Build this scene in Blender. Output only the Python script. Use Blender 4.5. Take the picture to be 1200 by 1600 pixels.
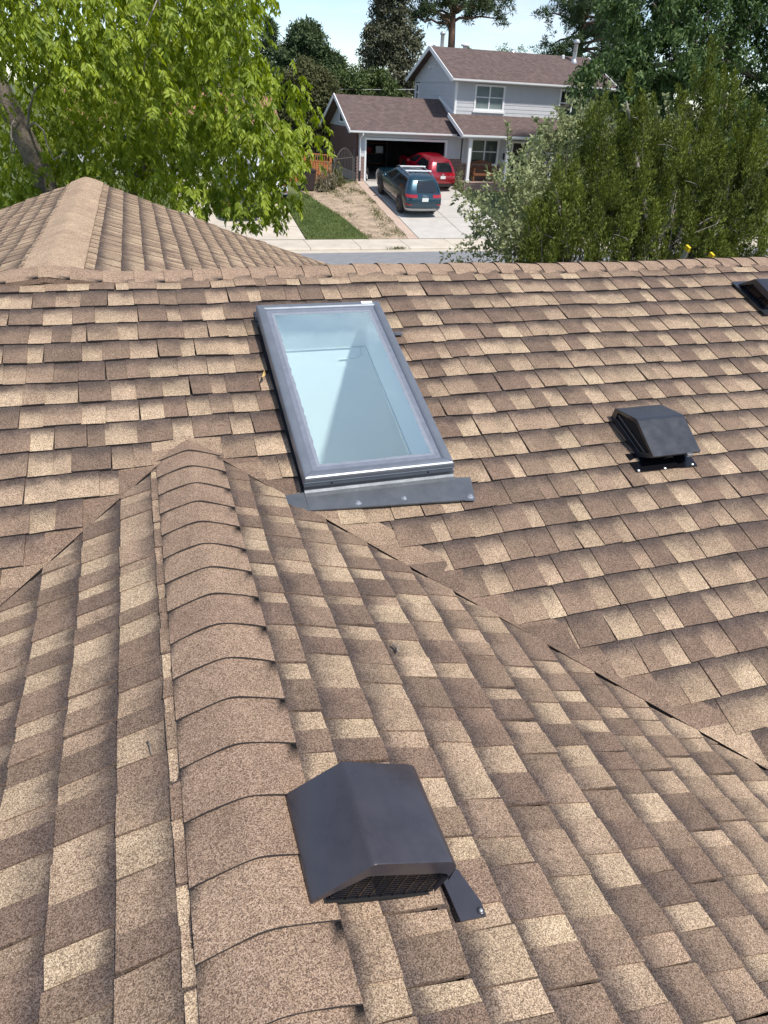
import bpy, math, random
import numpy as np
from mathutils import Vector, Matrix, Quaternion

for _o in list(bpy.data.objects):
    bpy.data.objects.remove(_o)
SC = bpy.context.scene
COL = SC.collection
rng = np.random.default_rng(11)
random.seed(11)

# ------------------------------------------------------------------ camera
CAM_R = np.array([0.95173, -0.30363, 0.04495])
CAM_U = np.array([0.12005, 0.50299, 0.85591])
CAM_F = np.array([0.28249, 0.8092, -0.51516])
CAM_P = np.array([0.0, 0.0, 6.0])
FPX = 1072.1
cd = bpy.data.cameras.new('camera')
cd.sensor_fit = 'VERTICAL'
cd.sensor_height = 24.0
cd.sensor_width = 18.0
cd.lens = FPX / 1600.0 * 24.0
cd.clip_start = 0.05
cd.clip_end = 4000
cam = bpy.data.objects.new('camera', cd)
COL.objects.link(cam)
cam.matrix_world = Matrix(((CAM_R[0], CAM_U[0], -CAM_F[0], 0), (CAM_R[1], CAM_U[1], -CAM_F[1], 0),
                           (CAM_R[2], CAM_U[2], -CAM_F[2], 6.0), (0, 0, 0, 1)))
SC.camera = cam

# ------------------------------------------------------------------ sun and sky
SUN = Vector((0.26, -0.47, 0.86)).normalized()
sl = bpy.data.lights.new('sun', 'SUN')
sl.energy = 3.7
sl.angle = math.radians(3.6)
sl.color = (1.0, 0.95, 0.88)
so = bpy.data.objects.new('sun', sl)
COL.objects.link(so)
so.rotation_euler = SUN.to_track_quat('Z', 'Y').to_euler()
so.location = (6, -12, 30)

wd = bpy.data.worlds.new('World')
SC.world = wd
wd.use_nodes = True
nt = wd.node_tree
for n in list(nt.nodes):
    nt.nodes.remove(n)
wo = nt.nodes.new('ShaderNodeOutputWorld')
bg = nt.nodes.new('ShaderNodeBackground')
sky = nt.nodes.new('ShaderNodeTexSky')
sky.sky_type = 'NISHITA'
sky.sun_disc = False
sky.sun_elevation = math.asin(SUN.z)
sky.sun_rotation = math.atan2(SUN.x, SUN.y)
sky.altitude = 1600
sky.air_density = 1.0
sky.dust_density = 0.5
sky.ozone_density = 1.5
tc = nt.nodes.new('ShaderNodeTexCoord')
mp = nt.nodes.new('ShaderNodeMapping')
mp.inputs['Scale'].default_value = (1.6, 1.6, 9.0)
cn = nt.nodes.new('ShaderNodeTexNoise')
cn.inputs['Scale'].default_value = 2.2
cn.inputs['Detail'].default_value = 7
cn.inputs['Roughness'].default_value = 0.62
cr = nt.nodes.new('ShaderNodeValToRGB')
cr.color_ramp.elements[0].position = 0.52
cr.color_ramp.elements[1].position = 0.74
cr.color_ramp.elements[0].color = (0.12, 0.12, 0.12, 1)
cr.color_ramp.elements[1].color = (0.95, 0.95, 0.95, 1)
mx = nt.nodes.new('ShaderNodeMix')
mx.data_type = 'RGBA'
mx.inputs['B'].default_value = (5.6, 5.9, 6.3, 1)
bg.inputs['Strength'].default_value = 0.125
L = nt.links.new
L(tc.outputs['Generated'], mp.inputs['Vector'])
L(mp.outputs['Vector'], cn.inputs['Vector'])
L(cn.outputs['Fac'], cr.inputs['Fac'])
L(cr.outputs['Color'], mx.inputs['Factor'])
L(sky.outputs['Color'], mx.inputs['A'])
L(mx.outputs['Result'], bg.inputs['Color'])
L(bg.outputs['Background'], wo.inputs['Surface'])

SC.view_settings.view_transform = 'Standard'
SC.view_settings.look = 'None'
SC.view_settings.exposure = 0.50
SC.view_settings.gamma = 1.0
SC.view_settings.use_curve_mapping = False
SC.render.engine = 'CYCLES'
SC.cycles.max_bounces = 10
SC.cycles.diffuse_bounces = 7
SC.cycles.transparent_max_bounces = 16
SC.cycles.use_denoising = True

# ------------------------------------------------------------------ helpers
WPOS = {}


def tag(o, label=None, cat=None, group=None, kind=None):
    if label:
        o['label'] = label
    if cat:
        o['category'] = cat
    if group:
        o['group'] = group
    if kind:
        o['kind'] = kind
    return o


def thing(name, loc, label, cat, group=None, rot=None):
    o = bpy.data.objects.new(name, None)
    o.empty_display_size = 0.2
    COL.objects.link(o)
    o.location = loc
    if rot is not None:
        o.rotation_euler = rot
    WPOS[o.name] = np.array(loc, float)
    return tag(o, label, cat, group)


class MB:
    """collects vertices and faces; build() links them as one mesh object"""

    def __init__(self):
        self.v, self.f, self.m, self.c = [], [], [], []
        self.att = None

    def add(self, vs, fs, mi=0):
        k = len(self.v)
        self.v.extend([tuple(map(float, p)) for p in vs])
        for f in fs:
            self.f.append(tuple(k + i for i in f))
            self.m.append(mi)
        return self

    def quad(self, a, b, c, d, mi=0):
        return self.add([a, b, c, d], [(0, 1, 2, 3)], mi)

    def poly(self, pts, mi=0):
        return self.add(pts, [tuple(range(len(pts)))], mi)

    def box(self, lo, hi, mi=0, fr=None):
        x0, y0, z0 = lo
        x1, y1, z1 = hi
        p = [(x0, y0, z0), (x1, y0, z0), (x1, y1, z0), (x0, y1, z0), (x0, y0, z1), (x1, y0, z1), (x1, y1, z1), (x0, y1, z1)]
        if fr:
            p = [fr(*q) for q in p]
        return self.add(p, [(3, 2, 1, 0), (4, 5, 6, 7), (0, 1, 5, 4), (1, 2, 6, 5), (2, 3, 7, 6), (3, 0, 4, 7)], mi)

    def bar(self, a, b, w, h, up=(0, 0, 1), mi=0):
        a, b = np.array(a, float), np.array(b, float)
        d = b - a
        d = d / np.linalg.norm(d)
        s = np.cross(d, np.array(up, float))
        if np.linalg.norm(s) < 1e-6:
            s = np.cross(d, np.array([1.0, 0, 0]))
        s = s / np.linalg.norm(s)
        u = np.cross(s, d)
        p = []
        for e in (a, b):
            for i, j in ((-1, -1), (1, -1), (1, 1), (-1, 1)):
                p.append(e + s * i * w / 2 + u * j * h / 2)
        return self.add(p, [(3, 2, 1, 0), (4, 5, 6, 7), (0, 1, 5, 4), (1, 2, 6, 5), (2, 3, 7, 6), (3, 0, 4, 7)], mi)

    def tube(self, pts, rads, n=8, cap=True, mi=0):
        pts = [np.array(p, float) for p in pts]
        if not hasattr(rads, '__len__'):
            rads = [rads] * len(pts)
        k = len(self.v)
        ref = np.array([0.31, 0.17, 0.93])
        for i, p in enumerate(pts):
            d = pts[min(i + 1, len(pts) - 1)] - pts[max(i - 1, 0)]
            d = d / (np.linalg.norm(d) + 1e-9)
            s = np.cross(d, ref)
            if np.linalg.norm(s) < 0.05:
                s = np.cross(d, np.array([1.0, 0, 0]))
            s /= np.linalg.norm(s)
            u = np.cross(s, d)
            for j in range(n):
                a = 2 * math.pi * j / n
                self.v.append(tuple(p + rads[i] * (math.cos(a) * s + math.sin(a) * u)))
        for i in range(len(pts) - 1):
            for j in range(n):
                j2 = (j + 1) % n
                self.f.append((k + i * n + j, k + i * n + j2, k + (i + 1) * n + j2, k + (i + 1) * n + j))
                self.m.append(mi)
        if cap:
            self.f.append(tuple(k + j for j in range(n))[::-1])
            self.m.append(mi)
            e = k + (len(pts) - 1) * n
            self.f.append(tuple(e + j for j in range(n)))
            self.m.append(mi)
        return self

    def lathe(self, c, prof, n=12, axis='z', mi=0):
        k = len(self.v)
        for (r, h) in prof:
            for j in range(n):
                a = 2 * math.pi * j / n
                if axis == 'z':
                    self.v.append((c[0] + r * math.cos(a), c[1] + r * math.sin(a), c[2] + h))
                elif axis == 'x':
                    self.v.append((c[0] + h, c[1] + r * math.cos(a), c[2] + r * math.sin(a)))
                else:
                    self.v.append((c[0] + r * math.cos(a), c[1] + h, c[2] + r * math.sin(a)))
        for i in range(len(prof) - 1):
            for j in range(n):
                j2 = (j + 1) % n
                self.f.append((k + i * n + j, k + i * n + j2, k + (i + 1) * n + j2, k + (i + 1) * n + j))
                self.m.append(mi)
        self.f.append(tuple(k + j for j in range(n))[::-1])
        self.f.append(tuple(k + (len(prof) - 1) * n + j for j in range(n)))
        self.m += [mi, mi]
        return self

    def prism(self, pts, ext, mi=0):
        """pts: planar loop of 3-D points, ext: extrusion vector"""
        n = len(pts)
        a = [np.array(p, float) for p in pts]
        b = [p + np.array(ext, float) for p in a]
        fs = [tuple(range(n))[::-1], tuple(range(n, 2 * n))]
        for i in range(n):
            j = (i + 1) % n
            fs.append((i, j, n + j, n + i))
        return self.add(a + b, fs, mi)

    def build(self, name, mats, parent=None, local=False, smooth=False, kind=None, flip=True, label=None):
        if not isinstance(mats, (list, tuple)):
            mats = [mats]
        V = np.array(self.v, float)
        if local:
            org = np.zeros(3)
        else:
            lo, hi = V.min(0), V.max(0)
            org = np.array([(lo[0] + hi[0]) / 2, (lo[1] + hi[1]) / 2, lo[2]])
        me = bpy.data.meshes.new(name)
        me.from_pydata([tuple(p) for p in (V - org)], [], self.f)
        for m in mats:
            me.materials.append(m)
        me.polygons.foreach_set('material_index', self.m)
        if smooth:
            me.polygons.foreach_set('use_smooth', [True] * len(self.f))
        if self.att is not None:
            ca = me.color_attributes.new('tab', 'FLOAT_COLOR', 'CORNER')
            ca.data.foreach_set('color', np.array(self.att, np.float32).ravel())
        me.update()
        o = bpy.data.objects.new(name, me)
        COL.objects.link(o)
        if parent is not None:
            o.parent = parent
            o.location = org if local else org - WPOS[parent.name]
        else:
            o.location = org
        WPOS[o.name] = org
        if kind:
            o['kind'] = kind
        if label:
            o['label'] = label
        return o


def smooth_by_angle(o, deg=35):
    me = o.data
    me.polygons.foreach_set('use_smooth', [True] * len(me.polygons))
    try:
        me.set_sharp_from_angle(angle=math.radians(deg))
    except Exception:
        pass
    return o


# ------------------------------------------------------------------ materials
def new_mat(name):
    m = bpy.data.materials.new(name)
    m.use_nodes = True
    n = m.node_tree
    b = n.nodes['Principled BSDF']
    return m, n, b


def mat(name, col, rough=0.6, metal=0.0, var=0.0, vscale=6.0, bump=0.0, bscale=80.0, spec=0.5, emit=None):
    m, n, b = new_mat(name)
    b.inputs['Base Color'].default_value = (*col, 1)
    b.inputs['Roughness'].default_value = rough
    b.inputs['Metallic'].default_value = metal
    b.inputs['Specular IOR Level'].default_value = spec
    g = n.nodes.new('ShaderNodeNewGeometry')
    if var > 0:
        t = n.nodes.new('ShaderNodeTexNoise')
        t.inputs['Scale'].default_value = vscale
        t.inputs['Detail'].default_value = 5
        t.inputs['Roughness'].default_value = 0.65
        n.links.new(g.outputs['Position'], t.inputs['Vector'])
        r = n.nodes.new('ShaderNodeMapRange')
        r.inputs['From Min'].default_value = 0.3
        r.inputs['From Max'].default_value = 0.7
        r.inputs['To Min'].default_value = 1 - var
        r.inputs['To Max'].default_value = 1 + var
        n.links.new(t.outputs['Fac'], r.inputs['Value'])
        x = n.nodes.new('ShaderNodeVectorMath')
        x.operation = 'SCALE'
        x.inputs[0].default_value = col
        n.links.new(r.outputs['Result'], x.inputs['Scale'])
        n.links.new(x.outputs['Vector'], b.inputs['Base Color'])
        if rough < 0.9:
            r2 = n.nodes.new('ShaderNodeMapRange')
            r2.inputs['To Min'].default_value = max(0.05, rough - 0.12)
            r2.inputs['To Max'].default_value = min(1, rough + 0.12)
            n.links.new(t.outputs['Fac'], r2.inputs['Value'])
            n.links.new(r2.outputs['Result'], b.inputs['Roughness'])
    if bump > 0:
        t2 = n.nodes.new('ShaderNodeTexNoise')
        t2.inputs['Scale'].default_value = bscale
        t2.inputs['Detail'].default_value = 4
        n.links.new(g.outputs['Position'], t2.inputs['Vector'])
        bp = n.nodes.new('ShaderNodeBump')
        bp.inputs['Strength'].default_value = bump
        bp.inputs['Distance'].default_value = 0.02
        n.links.new(t2.outputs['Fac'], bp.inputs['Height'])
        n.links.new(bp.outputs['Normal'], b.inputs['Normal'])
    return m


def shingle_mat():
    m, n, b = new_mat('shingle granules')
    N, K = n.nodes, n.links.new
    b.inputs['Roughness'].default_value = 0.93
    b.inputs['Specular IOR Level'].default_value = 0.25
    at = N.new('ShaderNodeAttribute')
    at.attribute_name = 'tab'
    sp = N.new('ShaderNodeSeparateColor')
    K(at.outputs['Color'], sp.inputs['Color'])
    tone = N.new('ShaderNodeValToRGB')
    e = tone.color_ramp.elements
    e[0].position, e[0].color = 0.0, (0.152, 0.108, 0.080, 1)
    e[1].position, e[1].color = 1.0, (0.445, 0.340, 0.228, 1)
    for p, c in ((0.35, (0.220, 0.155, 0.109, 1)), (0.7, (0.340, 0.250, 0.169, 1))):
        q = tone.color_ramp.elements.new(p)
        q.color = c
    K(sp.outputs['Red'], tone.inputs['Fac'])
    geo = N.new('ShaderNodeNewGeometry')
    # large uneven weathering
    wn = N.new('ShaderNodeTexNoise')
    wn.inputs['Scale'].default_value = 9.0
    wn.inputs['Detail'].default_value = 6
    wn.inputs['Roughness'].default_value = 0.7
    K(geo.outputs['Position'], wn.inputs['Vector'])
    # printed dark blend at the head of each tab, edge broken by noise
    add = N.new('ShaderNodeMath')
    add.operation = 'MULTIPLY_ADD'
    add.inputs[1].default_value = 0.55
    K(wn.outputs['Fac'], add.inputs[0])
    K(sp.outputs['Green'], add.inputs[2])
    bn = N.new('ShaderNodeMapRange')
    bn.interpolation_type = 'SMOOTHSTEP'
    bn.inputs['From Min'].default_value = 0.42
    bn.inputs['From Max'].default_value = 1.10
    bn.inputs['To Min'].default_value = 1.0
    bn.inputs['To Max'].default_value = 0.0
    K(add.outputs['Value'], bn.inputs['Value'])
    bm = N.new('ShaderNodeMath')
    bm.operation = 'MULTIPLY'
    K(bn.outputs['Result'], bm.inputs[0])
    K(sp.outputs['Blue'], bm.inputs[1])
    b2 = N.new('ShaderNodeMapRange')
    b2.interpolation_type = 'SMOOTHSTEP'
    b2.inputs['From Min'].default_value = 0.36
    b2.inputs['From Max'].default_value = 0.90
    b2.inputs['To Min'].default_value = 1.0
    b2.inputs['To Max'].default_value = 0.0
    K(add.outputs['Value'], b2.inputs['Value'])
    bx = N.new('ShaderNodeMath')
    bx.operation = 'MAXIMUM'
    K(bm.outputs['Value'], bx.inputs[0])
    # caps carry no printed band: their own band value is zero
    gate = N.new('ShaderNodeMath')
    gate.operation = 'MULTIPLY'
    gz = N.new('ShaderNodeMath')
    gz.operation = 'GREATER_THAN'
    gz.inputs[1].default_value = 0.001
    K(sp.outputs['Blue'], gz.inputs[0])
    K(b2.outputs['Result'], gate.inputs[0])
    K(gz.outputs['Value'], gate.inputs[1])
    K(gate.outputs['Value'], bx.inputs[1])
    mixb = N.new('ShaderNodeMix')
    mixb.data_type = 'RGBA'
    mixb.inputs['B'].default_value = (0.086, 0.066, 0.057, 1)
    K(bx.outputs['Value'], mixb.inputs['Factor'])
    K(tone.outputs['Color'], mixb.inputs['A'])
    # granules: one random factor per cell
    vo = N.new('ShaderNodeTexVoronoi')
    vo.inputs['Scale'].default_value = 520.0
    K(geo.outputs['Position'], vo.inputs['Vector'])
    s2 = N.new('ShaderNodeSeparateColor')
    K(vo.outputs['Color'], s2.inputs['Color'])
    gr = N.new('ShaderNodeValToRGB')
    gr.color_ramp.interpolation = 'CONSTANT'
    ge = gr.color_ramp.elements
    ge[0].position, ge[0].color = 0.0, (0.40, 0.37, 0.36, 1)
    ge[1].position, ge[1].color = 0.86, (1.58, 1.62, 1.70, 1)
    for p, c in ((0.17, (0.64, 0.60, 0.58, 1)), (0.38, (0.95, 0.93, 0.93, 1)), (0.62, (1.32, 1.30, 1.25, 1))):
        q = gr.color_ramp.elements.new(p)
        q.color = c
    K(s2.outputs['Red'], gr.inputs['Fac'])
    mul = N.new('ShaderNodeMix')
    mul.data_type = 'RGBA'
    mul.blend_type = 'MULTIPLY'
    mul.inputs['Factor'].default_value = 1.0
    K(mixb.outputs['Result'], mul.inputs['A'])
    K(gr.outputs['Color'], mul.inputs['B'])
    # weathering multiplier
    wr = N.new('ShaderNodeMapRange')
    wr.inputs['From Min'].default_value = 0.3
    wr.inputs['From Max'].default_value = 0.7
    wr.inputs['To Min'].default_value = 0.82
    wr.inputs['To Max'].default_value = 1.16
    K(wn.outputs['Fac'], wr.inputs['Value'])
    # pinkish hue shift per tab
    hs = N.new('ShaderNodeHueSaturation')
    hr = N.new('ShaderNodeMapRange')
    hr.inputs['To Min'].default_value = 0.4905
    hr.inputs['To Max'].default_value = 0.502
    K(at.outputs['Alpha'], hr.inputs['Value'])
    K(hr.outputs['Result'], hs.inputs['Hue'])
    K(wr.outputs['Result'], hs.inputs['Value'])
    K(mul.outputs['Result'], hs.inputs['Color'])
    K(hs.outputs['Color'], b.inputs['Base Color'])
    bp = N.new('ShaderNodeBump')
    bp.inputs['Strength'].default_value = 0.55
    bp.inputs['Distance'].default_value = 0.0025
    K(s2.outputs['Green'], bp.inputs['Height'])
    K(bp.outputs['Normal'], b.inputs['Normal'])
    return m


def far_roof_mat(name, c1, c2):
    m, n, b = new_mat(name)
    N, K = n.nodes, n.links.new
    b.inputs['Roughness'].default_value = 0.95
    b.inputs['Specular IOR Level'].default_value = 0.2
    g = N.new('ShaderNodeNewGeometry')
    mp_ = N.new('ShaderNodeMapping')
    mp_.inputs['Scale'].default_value = (1.0, 1.08, 0.0)
    K(g.outputs['Position'], mp_.inputs['Vector'])
    br = N.new('ShaderNodeTexBrick')
    br.inputs['Color1'].default_value = (*c1, 1)
    br.inputs['Color2'].default_value = (*c2, 1)
    br.inputs['Mortar'].default_value = tuple(0.55 * x for x in c1) + (1,)
    br.inputs['Scale'].default_value = 1.0
    br.inputs['Mortar Size'].default_value = 0.010
    br.inputs['Brick Width'].default_value = 0.24
    br.inputs['Row Height'].default_value = 0.14
    br.inputs['Bias'].default_value = -0.1
    K(mp_.outputs['Vector'], br.inputs['Vector'])
    t = N.new('ShaderNodeTexNoise')
    t.inputs['Scale'].default_value = 3.0
    t.inputs['Detail'].default_value = 8
    t.inputs['Roughness'].default_value = 0.75
    K(g.outputs['Position'], t.inputs['Vector'])
    r = N.new('ShaderNodeMapRange')
    r.inputs['From Min'].default_value = 0.3
    r.inputs['From Max'].default_value = 0.7
    r.inputs['To Min'].default_value = 0.74
    r.inputs['To Max'].default_value = 1.25
    K(t.outputs['Fac'], r.inputs['Value'])
    x = N.new('ShaderNodeVectorMath')
    x.operation = 'SCALE'
    K(br.outputs['Color'], x.inputs[0])
    K(r.outputs['Result'], x.inputs['Scale'])
    K(x.outputs['Vector'], b.inputs['Base Color'])
    bp = N.new('ShaderNodeBump')
    bp.inputs['Strength'].default_value = 0.5
    bp.inputs['Distance'].default_value = 0.012
    K(br.outputs['Fac'], bp.inputs['Height'])
    bp.invert = True
    K(bp.outputs['Normal'], b.inputs['Normal'])
    return m


def brick_mat(name, c1, c2, mortar, axis='xz'):
    m, n, b = new_mat(name)
    N, K = n.nodes, n.links.new
    b.inputs['Roughness'].default_value = 0.9
    g = N.new('ShaderNodeNewGeometry')
    s = N.new('ShaderNodeSeparateXYZ')
    K(g.outputs['Position'], s.inputs['Vector'])
    c = N.new('ShaderNodeCombineXYZ')
    K(s.outputs['X' if axis == 'xz' else 'Y'], c.inputs['X'])
    K(s.outputs['Z'], c.inputs['Y'])
    br = N.new('ShaderNodeTexBrick')
    br.inputs['Color1'].default_value = (*c1, 1)
    br.inputs['Color2'].default_value = (*c2, 1)
    br.inputs['Mortar'].default_value = (*mortar, 1)
    br.inputs['Scale'].default_value = 1.0
    br.inputs['Mortar Size'].default_value = 0.011
    br.inputs['Brick Width'].default_value = 0.21
    br.inputs['Row Height'].default_value = 0.077
    K(c.outputs['Vector'], br.inputs['Vector'])
    K(br.outputs['Color'], b.inputs['Base Color'])
    bp = N.new('ShaderNodeBump')
    bp.invert = True
    bp.inputs['Distance'].default_value = 0.01
    K(br.outputs['Fac'], bp.inputs['Height'])
    K(bp.outputs['Normal'], b.inputs['Normal'])
    return m


def leaf_mat(name, c1, c2, trans=0.35, rough=0.55):
    """two-tone foliage, tone varies from leaf to leaf (island) and in soft patches"""
    m, n, b = new_mat(name)
    N, K = n.nodes, n.links.new
    g = N.new('ShaderNodeNewGeometry')
    t = N.new('ShaderNodeTexNoise')
    t.inputs['Scale'].default_value = 1.3
    t.inputs['Detail'].default_value = 3
    K(g.outputs['Position'], t.inputs['Vector'])
    a = N.new('ShaderNodeMath')
    a.operation = 'MULTIPLY_ADD'
    a.inputs[1].default_value = 0.6
    K(g.outputs['Random Per Island'], a.inputs[0])
    r = N.new('ShaderNodeMapRange')
    r.inputs['From Min'].default_value = 0.3
    r.inputs['From Max'].default_value = 0.7
    r.inputs['To Min'].default_value = -0.1
    r.inputs['To Max'].default_value = 0.5
    K(t.outputs['Fac'], r.inputs['Value'])
    K(r.outputs['Result'], a.inputs[2])
    mixc = N.new('ShaderNodeMix')
    mixc.data_type = 'RGBA'
    mixc.inputs['A'].default_value = (*c1, 1)
    mixc.inputs['B'].default_value = (*c2, 1)
    K(a.outputs['Value'], mixc.inputs['Factor'])
    K(mixc.outputs['Result'], b.inputs['Base Color'])
    b.inputs['Roughness'].default_value = rough
    b.inputs['Specular IOR Level'].default_value = 0.35
    tr = N.new('ShaderNodeBsdfTranslucent')
    hs = N.new('ShaderNodeHueSaturation')
    hs.inputs['Hue'].default_value = 0.4905
    hs.inputs['Saturation'].default_value = 1.15
    hs.inputs['Value'].default_value = 1.3
    K(mixc.outputs['Result'], hs.inputs['Color'])
    K(hs.outputs['Color'], tr.inputs['Color'])
    ms = N.new('ShaderNodeMixShader')
    ms.inputs['Fac'].default_value = trans
    K(b.outputs['BSDF'], ms.inputs[1])
    K(tr.outputs['BSDF'], ms.inputs[2])
    K(ms.outputs['Shader'], N['Material Output'].inputs['Surface'])
    return m


def glass_mat(name, tint, refl=0.10, rough=0.02):
    m, n, b = new_mat(name)
    N, K = n.nodes, n.links.new
    N.remove(b)
    t = N.new('ShaderNodeBsdfTransparent')
    t.inputs['Color'].default_value = (*tint, 1)
    gl = N.new('ShaderNodeBsdfGlossy')
    gl.inputs['Roughness'].default_value = rough
    gl.inputs['Color'].default_value = (0.9, 0.95, 1, 1)
    lw = N.new('ShaderNodeFresnel')
    lw.inputs['IOR'].default_value = 1.5
    mr = N.new('ShaderNodeMath')
    mr.operation = 'MULTIPLY_ADD'
    mr.inputs[1].default_value = 0.32
    mr.inputs[2].default_value = refl
    K(lw.outputs['Fac'], mr.inputs[0])
    ms = N.new('ShaderNodeMixShader')
    K(mr.outputs['Value'], ms.inputs['Fac'])
    K(t.outputs['BSDF'], ms.inputs[1])
    K(gl.outputs['BSDF'], ms.inputs[2])
    K(ms.outputs['Shader'], N['Material Output'].inputs['Surface'])
    return m


M = {}
M['shingle'] = shingle_mat()
M['asphalt_edge'] = mat('cut shingle edge', (0.035, 0.028, 0.026), 0.95, bump=0.3, bscale=300)
M['deck'] = mat('roof felt', (0.05, 0.042, 0.04), 0.95, var=0.2)
M['brown_metal'] = mat('dark brown painted steel', (0.038, 0.034, 0.042), 0.30, var=0.16, vscale=18, bump=0.03, bscale=12, spec=0.8)
M['black_metal'] = mat('black painted steel', (0.017, 0.019, 0.025), 0.30, var=0.15, vscale=16, bump=0.02, bscale=10, spec=0.9)
M['gloss_black'] = mat('glossy black sheet', (0.006, 0.006, 0.008), 0.16, spec=0.6)
M['black_gap'] = mat('dark opening', (0.008, 0.007, 0.007), 0.8)
M['frame_metal'] = mat('grey anodised aluminium', (0.20, 0.22, 0.25), 0.36, 0.5, var=0.08, vscale=14, bump=0.02, bscale=9)
M['apron_metal'] = mat('grey lacquered flashing', (0.125, 0.135, 0.150), 0.36, 0.45, var=0.10, vscale=18, bump=0.08, bscale=14)
M['gasket'] = mat('grey glazing gasket', (0.16, 0.175, 0.215), 0.4, var=0.14, vscale=30)
M['sealant'] = mat('clear sealant', (0.215, 0.235, 0.275), 0.4, var=0.08, vscale=40)
M['shaft_white'] = mat('white painted drywall', (0.93, 0.93, 0.92), 0.85, var=0.02)
M['seam'] = mat('drywall seam', (0.68, 0.70, 0.70), 0.9)
M['sky_glass'] = glass_mat('tinted skylight glass', (0.86, 0.99, 1.0), 0.0)
M['zinc'] = mat('galvanised steel', (0.55, 0.56, 0.57), 0.35, 0.7, var=0.12, vscale=30)
M['white_paint'] = mat('white trim paint', (0.78, 0.78, 0.78), 0.5, var=0.03)
M['siding'] = mat('pale grey siding', (0.50, 0.51, 0.53), 0.65, var=0.04, vscale=3)
M['wall_tan'] = mat('tan house wall', (0.36, 0.30, 0.23), 0.85, var=0.06)
M['roof_far'] = far_roof_mat('mauve brown shingles', (0.150, 0.108, 0.098), (0.108, 0.080, 0.075))
M['roof_red'] = far_roof_mat('red brown shingles', (0.40, 0.20, 0.14), (0.32, 0.16, 0.12))
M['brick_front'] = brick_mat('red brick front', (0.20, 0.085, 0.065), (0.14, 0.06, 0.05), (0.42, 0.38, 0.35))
M['brick_side'] = brick_mat('red brick side', (0.155, 0.075, 0.062), (0.115, 0.058, 0.05), (0.20, 0.14, 0.125), 'yz')  # darker copy of the front brick, side wall's shade put into the colour
M['concrete'] = mat('pale concrete', (0.46, 0.43, 0.39), 0.9, var=0.10, vscale=1.6, bump=0.15, bscale=60)
M['concrete_pink'] = mat('pinkish concrete', (0.45, 0.34, 0.27), 0.9, var=0.10, vscale=2.2, bump=0.15, bscale=60)
M['walk'] = mat('warm concrete walk', (0.50, 0.44, 0.36), 0.9, var=0.12, vscale=1.3, bump=0.15, bscale=50)
M['road'] = mat('worn asphalt', (0.215, 0.215, 0.225), 0.92, var=0.14, vscale=2.5, bump=0.3, bscale=90)
M['crack'] = mat('dark joint', (0.06, 0.055, 0.05), 0.95)
M['dirt'] = mat('bare sandy dirt', (0.33, 0.25, 0.175), 0.95, var=0.38, vscale=2.6, bump=0.8, bscale=9)
M['lawn'] = mat('lawn soil', (0.075, 0.095, 0.032), 0.95, var=0.5, vscale=2.5, bump=0.5, bscale=20)
M['ground'] = mat('rough grass ground', (0.085, 0.105, 0.035), 0.95, var=0.4, vscale=0.8, bump=0.4, bscale=6)
M['wood_orange'] = mat('orange cedar', (0.42, 0.15, 0.045), 0.7, var=0.25, vscale=4)
M['wood_bench'] = mat('red brown bench wood', (0.20, 0.075, 0.03), 0.6, var=0.2, vscale=9)
M['iron'] = mat('grey wrought iron', (0.10, 0.09, 0.085), 0.6)
M['bin'] = mat('dark brown plastic', (0.035, 0.022, 0.022), 0.45, var=0.1)
M['window_glass'] = mat('window glass', (0.05, 0.065, 0.07), 0.06, spec=0.9)
M['window_blind'] = mat('window with pale blind', (0.20, 0.245, 0.245), 0.12, var=0.1, vscale=3, spec=0.8)
M['dark_glass'] = mat('dark window glass', (0.012, 0.015, 0.018), 0.05, spec=0.9)
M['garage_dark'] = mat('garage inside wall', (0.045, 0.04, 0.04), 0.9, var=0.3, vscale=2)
M['bark'] = mat('grey bark', (0.19, 0.155, 0.125), 0.95, var=0.35, vscale=14, bump=1.0, bscale=30)
M['bark_red'] = mat('pine bark', (0.17, 0.105, 0.075), 0.95, var=0.35, vscale=6, bump=0.8, bscale=14)
M['twig'] = mat('bare grey twig', (0.30, 0.26, 0.23), 0.9, var=0.2)
M['alu'] = mat('ladder aluminium', (0.62, 0.64, 0.66), 0.35, 0.8)
M['yellow'] = mat('yellow ladder cap', (0.75, 0.52, 0.02), 0.5)
M['rubber'] = mat('tyre rubber', (0.018, 0.018, 0.02), 0.8)
M['rim'] = mat('dark alloy rim', (0.16, 0.165, 0.17), 0.3, 0.8)
M['tail_red'] = mat('red tail light lens', (0.35, 0.008, 0.015), 0.12, spec=0.8)
M['plate'] = mat('white licence plate', (0.75, 0.77, 0.75), 0.4)
M['chrome'] = mat('bright chrome', (0.75, 0.76, 0.78), 0.12, 1.0)
M['cladding'] = mat('black plastic cladding', (0.02, 0.02, 0.022), 0.6)
M['silver_trim'] = mat('silver skid trim', (0.42, 0.43, 0.44), 0.35, 0.6)
M['dry_leaf'] = mat('dry tan leaf', (0.48, 0.33, 0.12), 0.7, var=0.2, vscale=60)

# ================================================================== setting: ground, street
def ground_z(y):
    pts = [(-300, 0.9), (14, 0.9), (21.9, 0.12), (31.9, 0.0), (32.15, 0.13), (33.5, 0.2), (43.3, 1.768), (46, 1.77), (1600, 1.77)]
    for (a, za), (b2, zb) in zip(pts, pts[1:]):
        if y <= b2:
            return za + (zb - za) * (y - a) / (b2 - a)
    return 1.77


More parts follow.
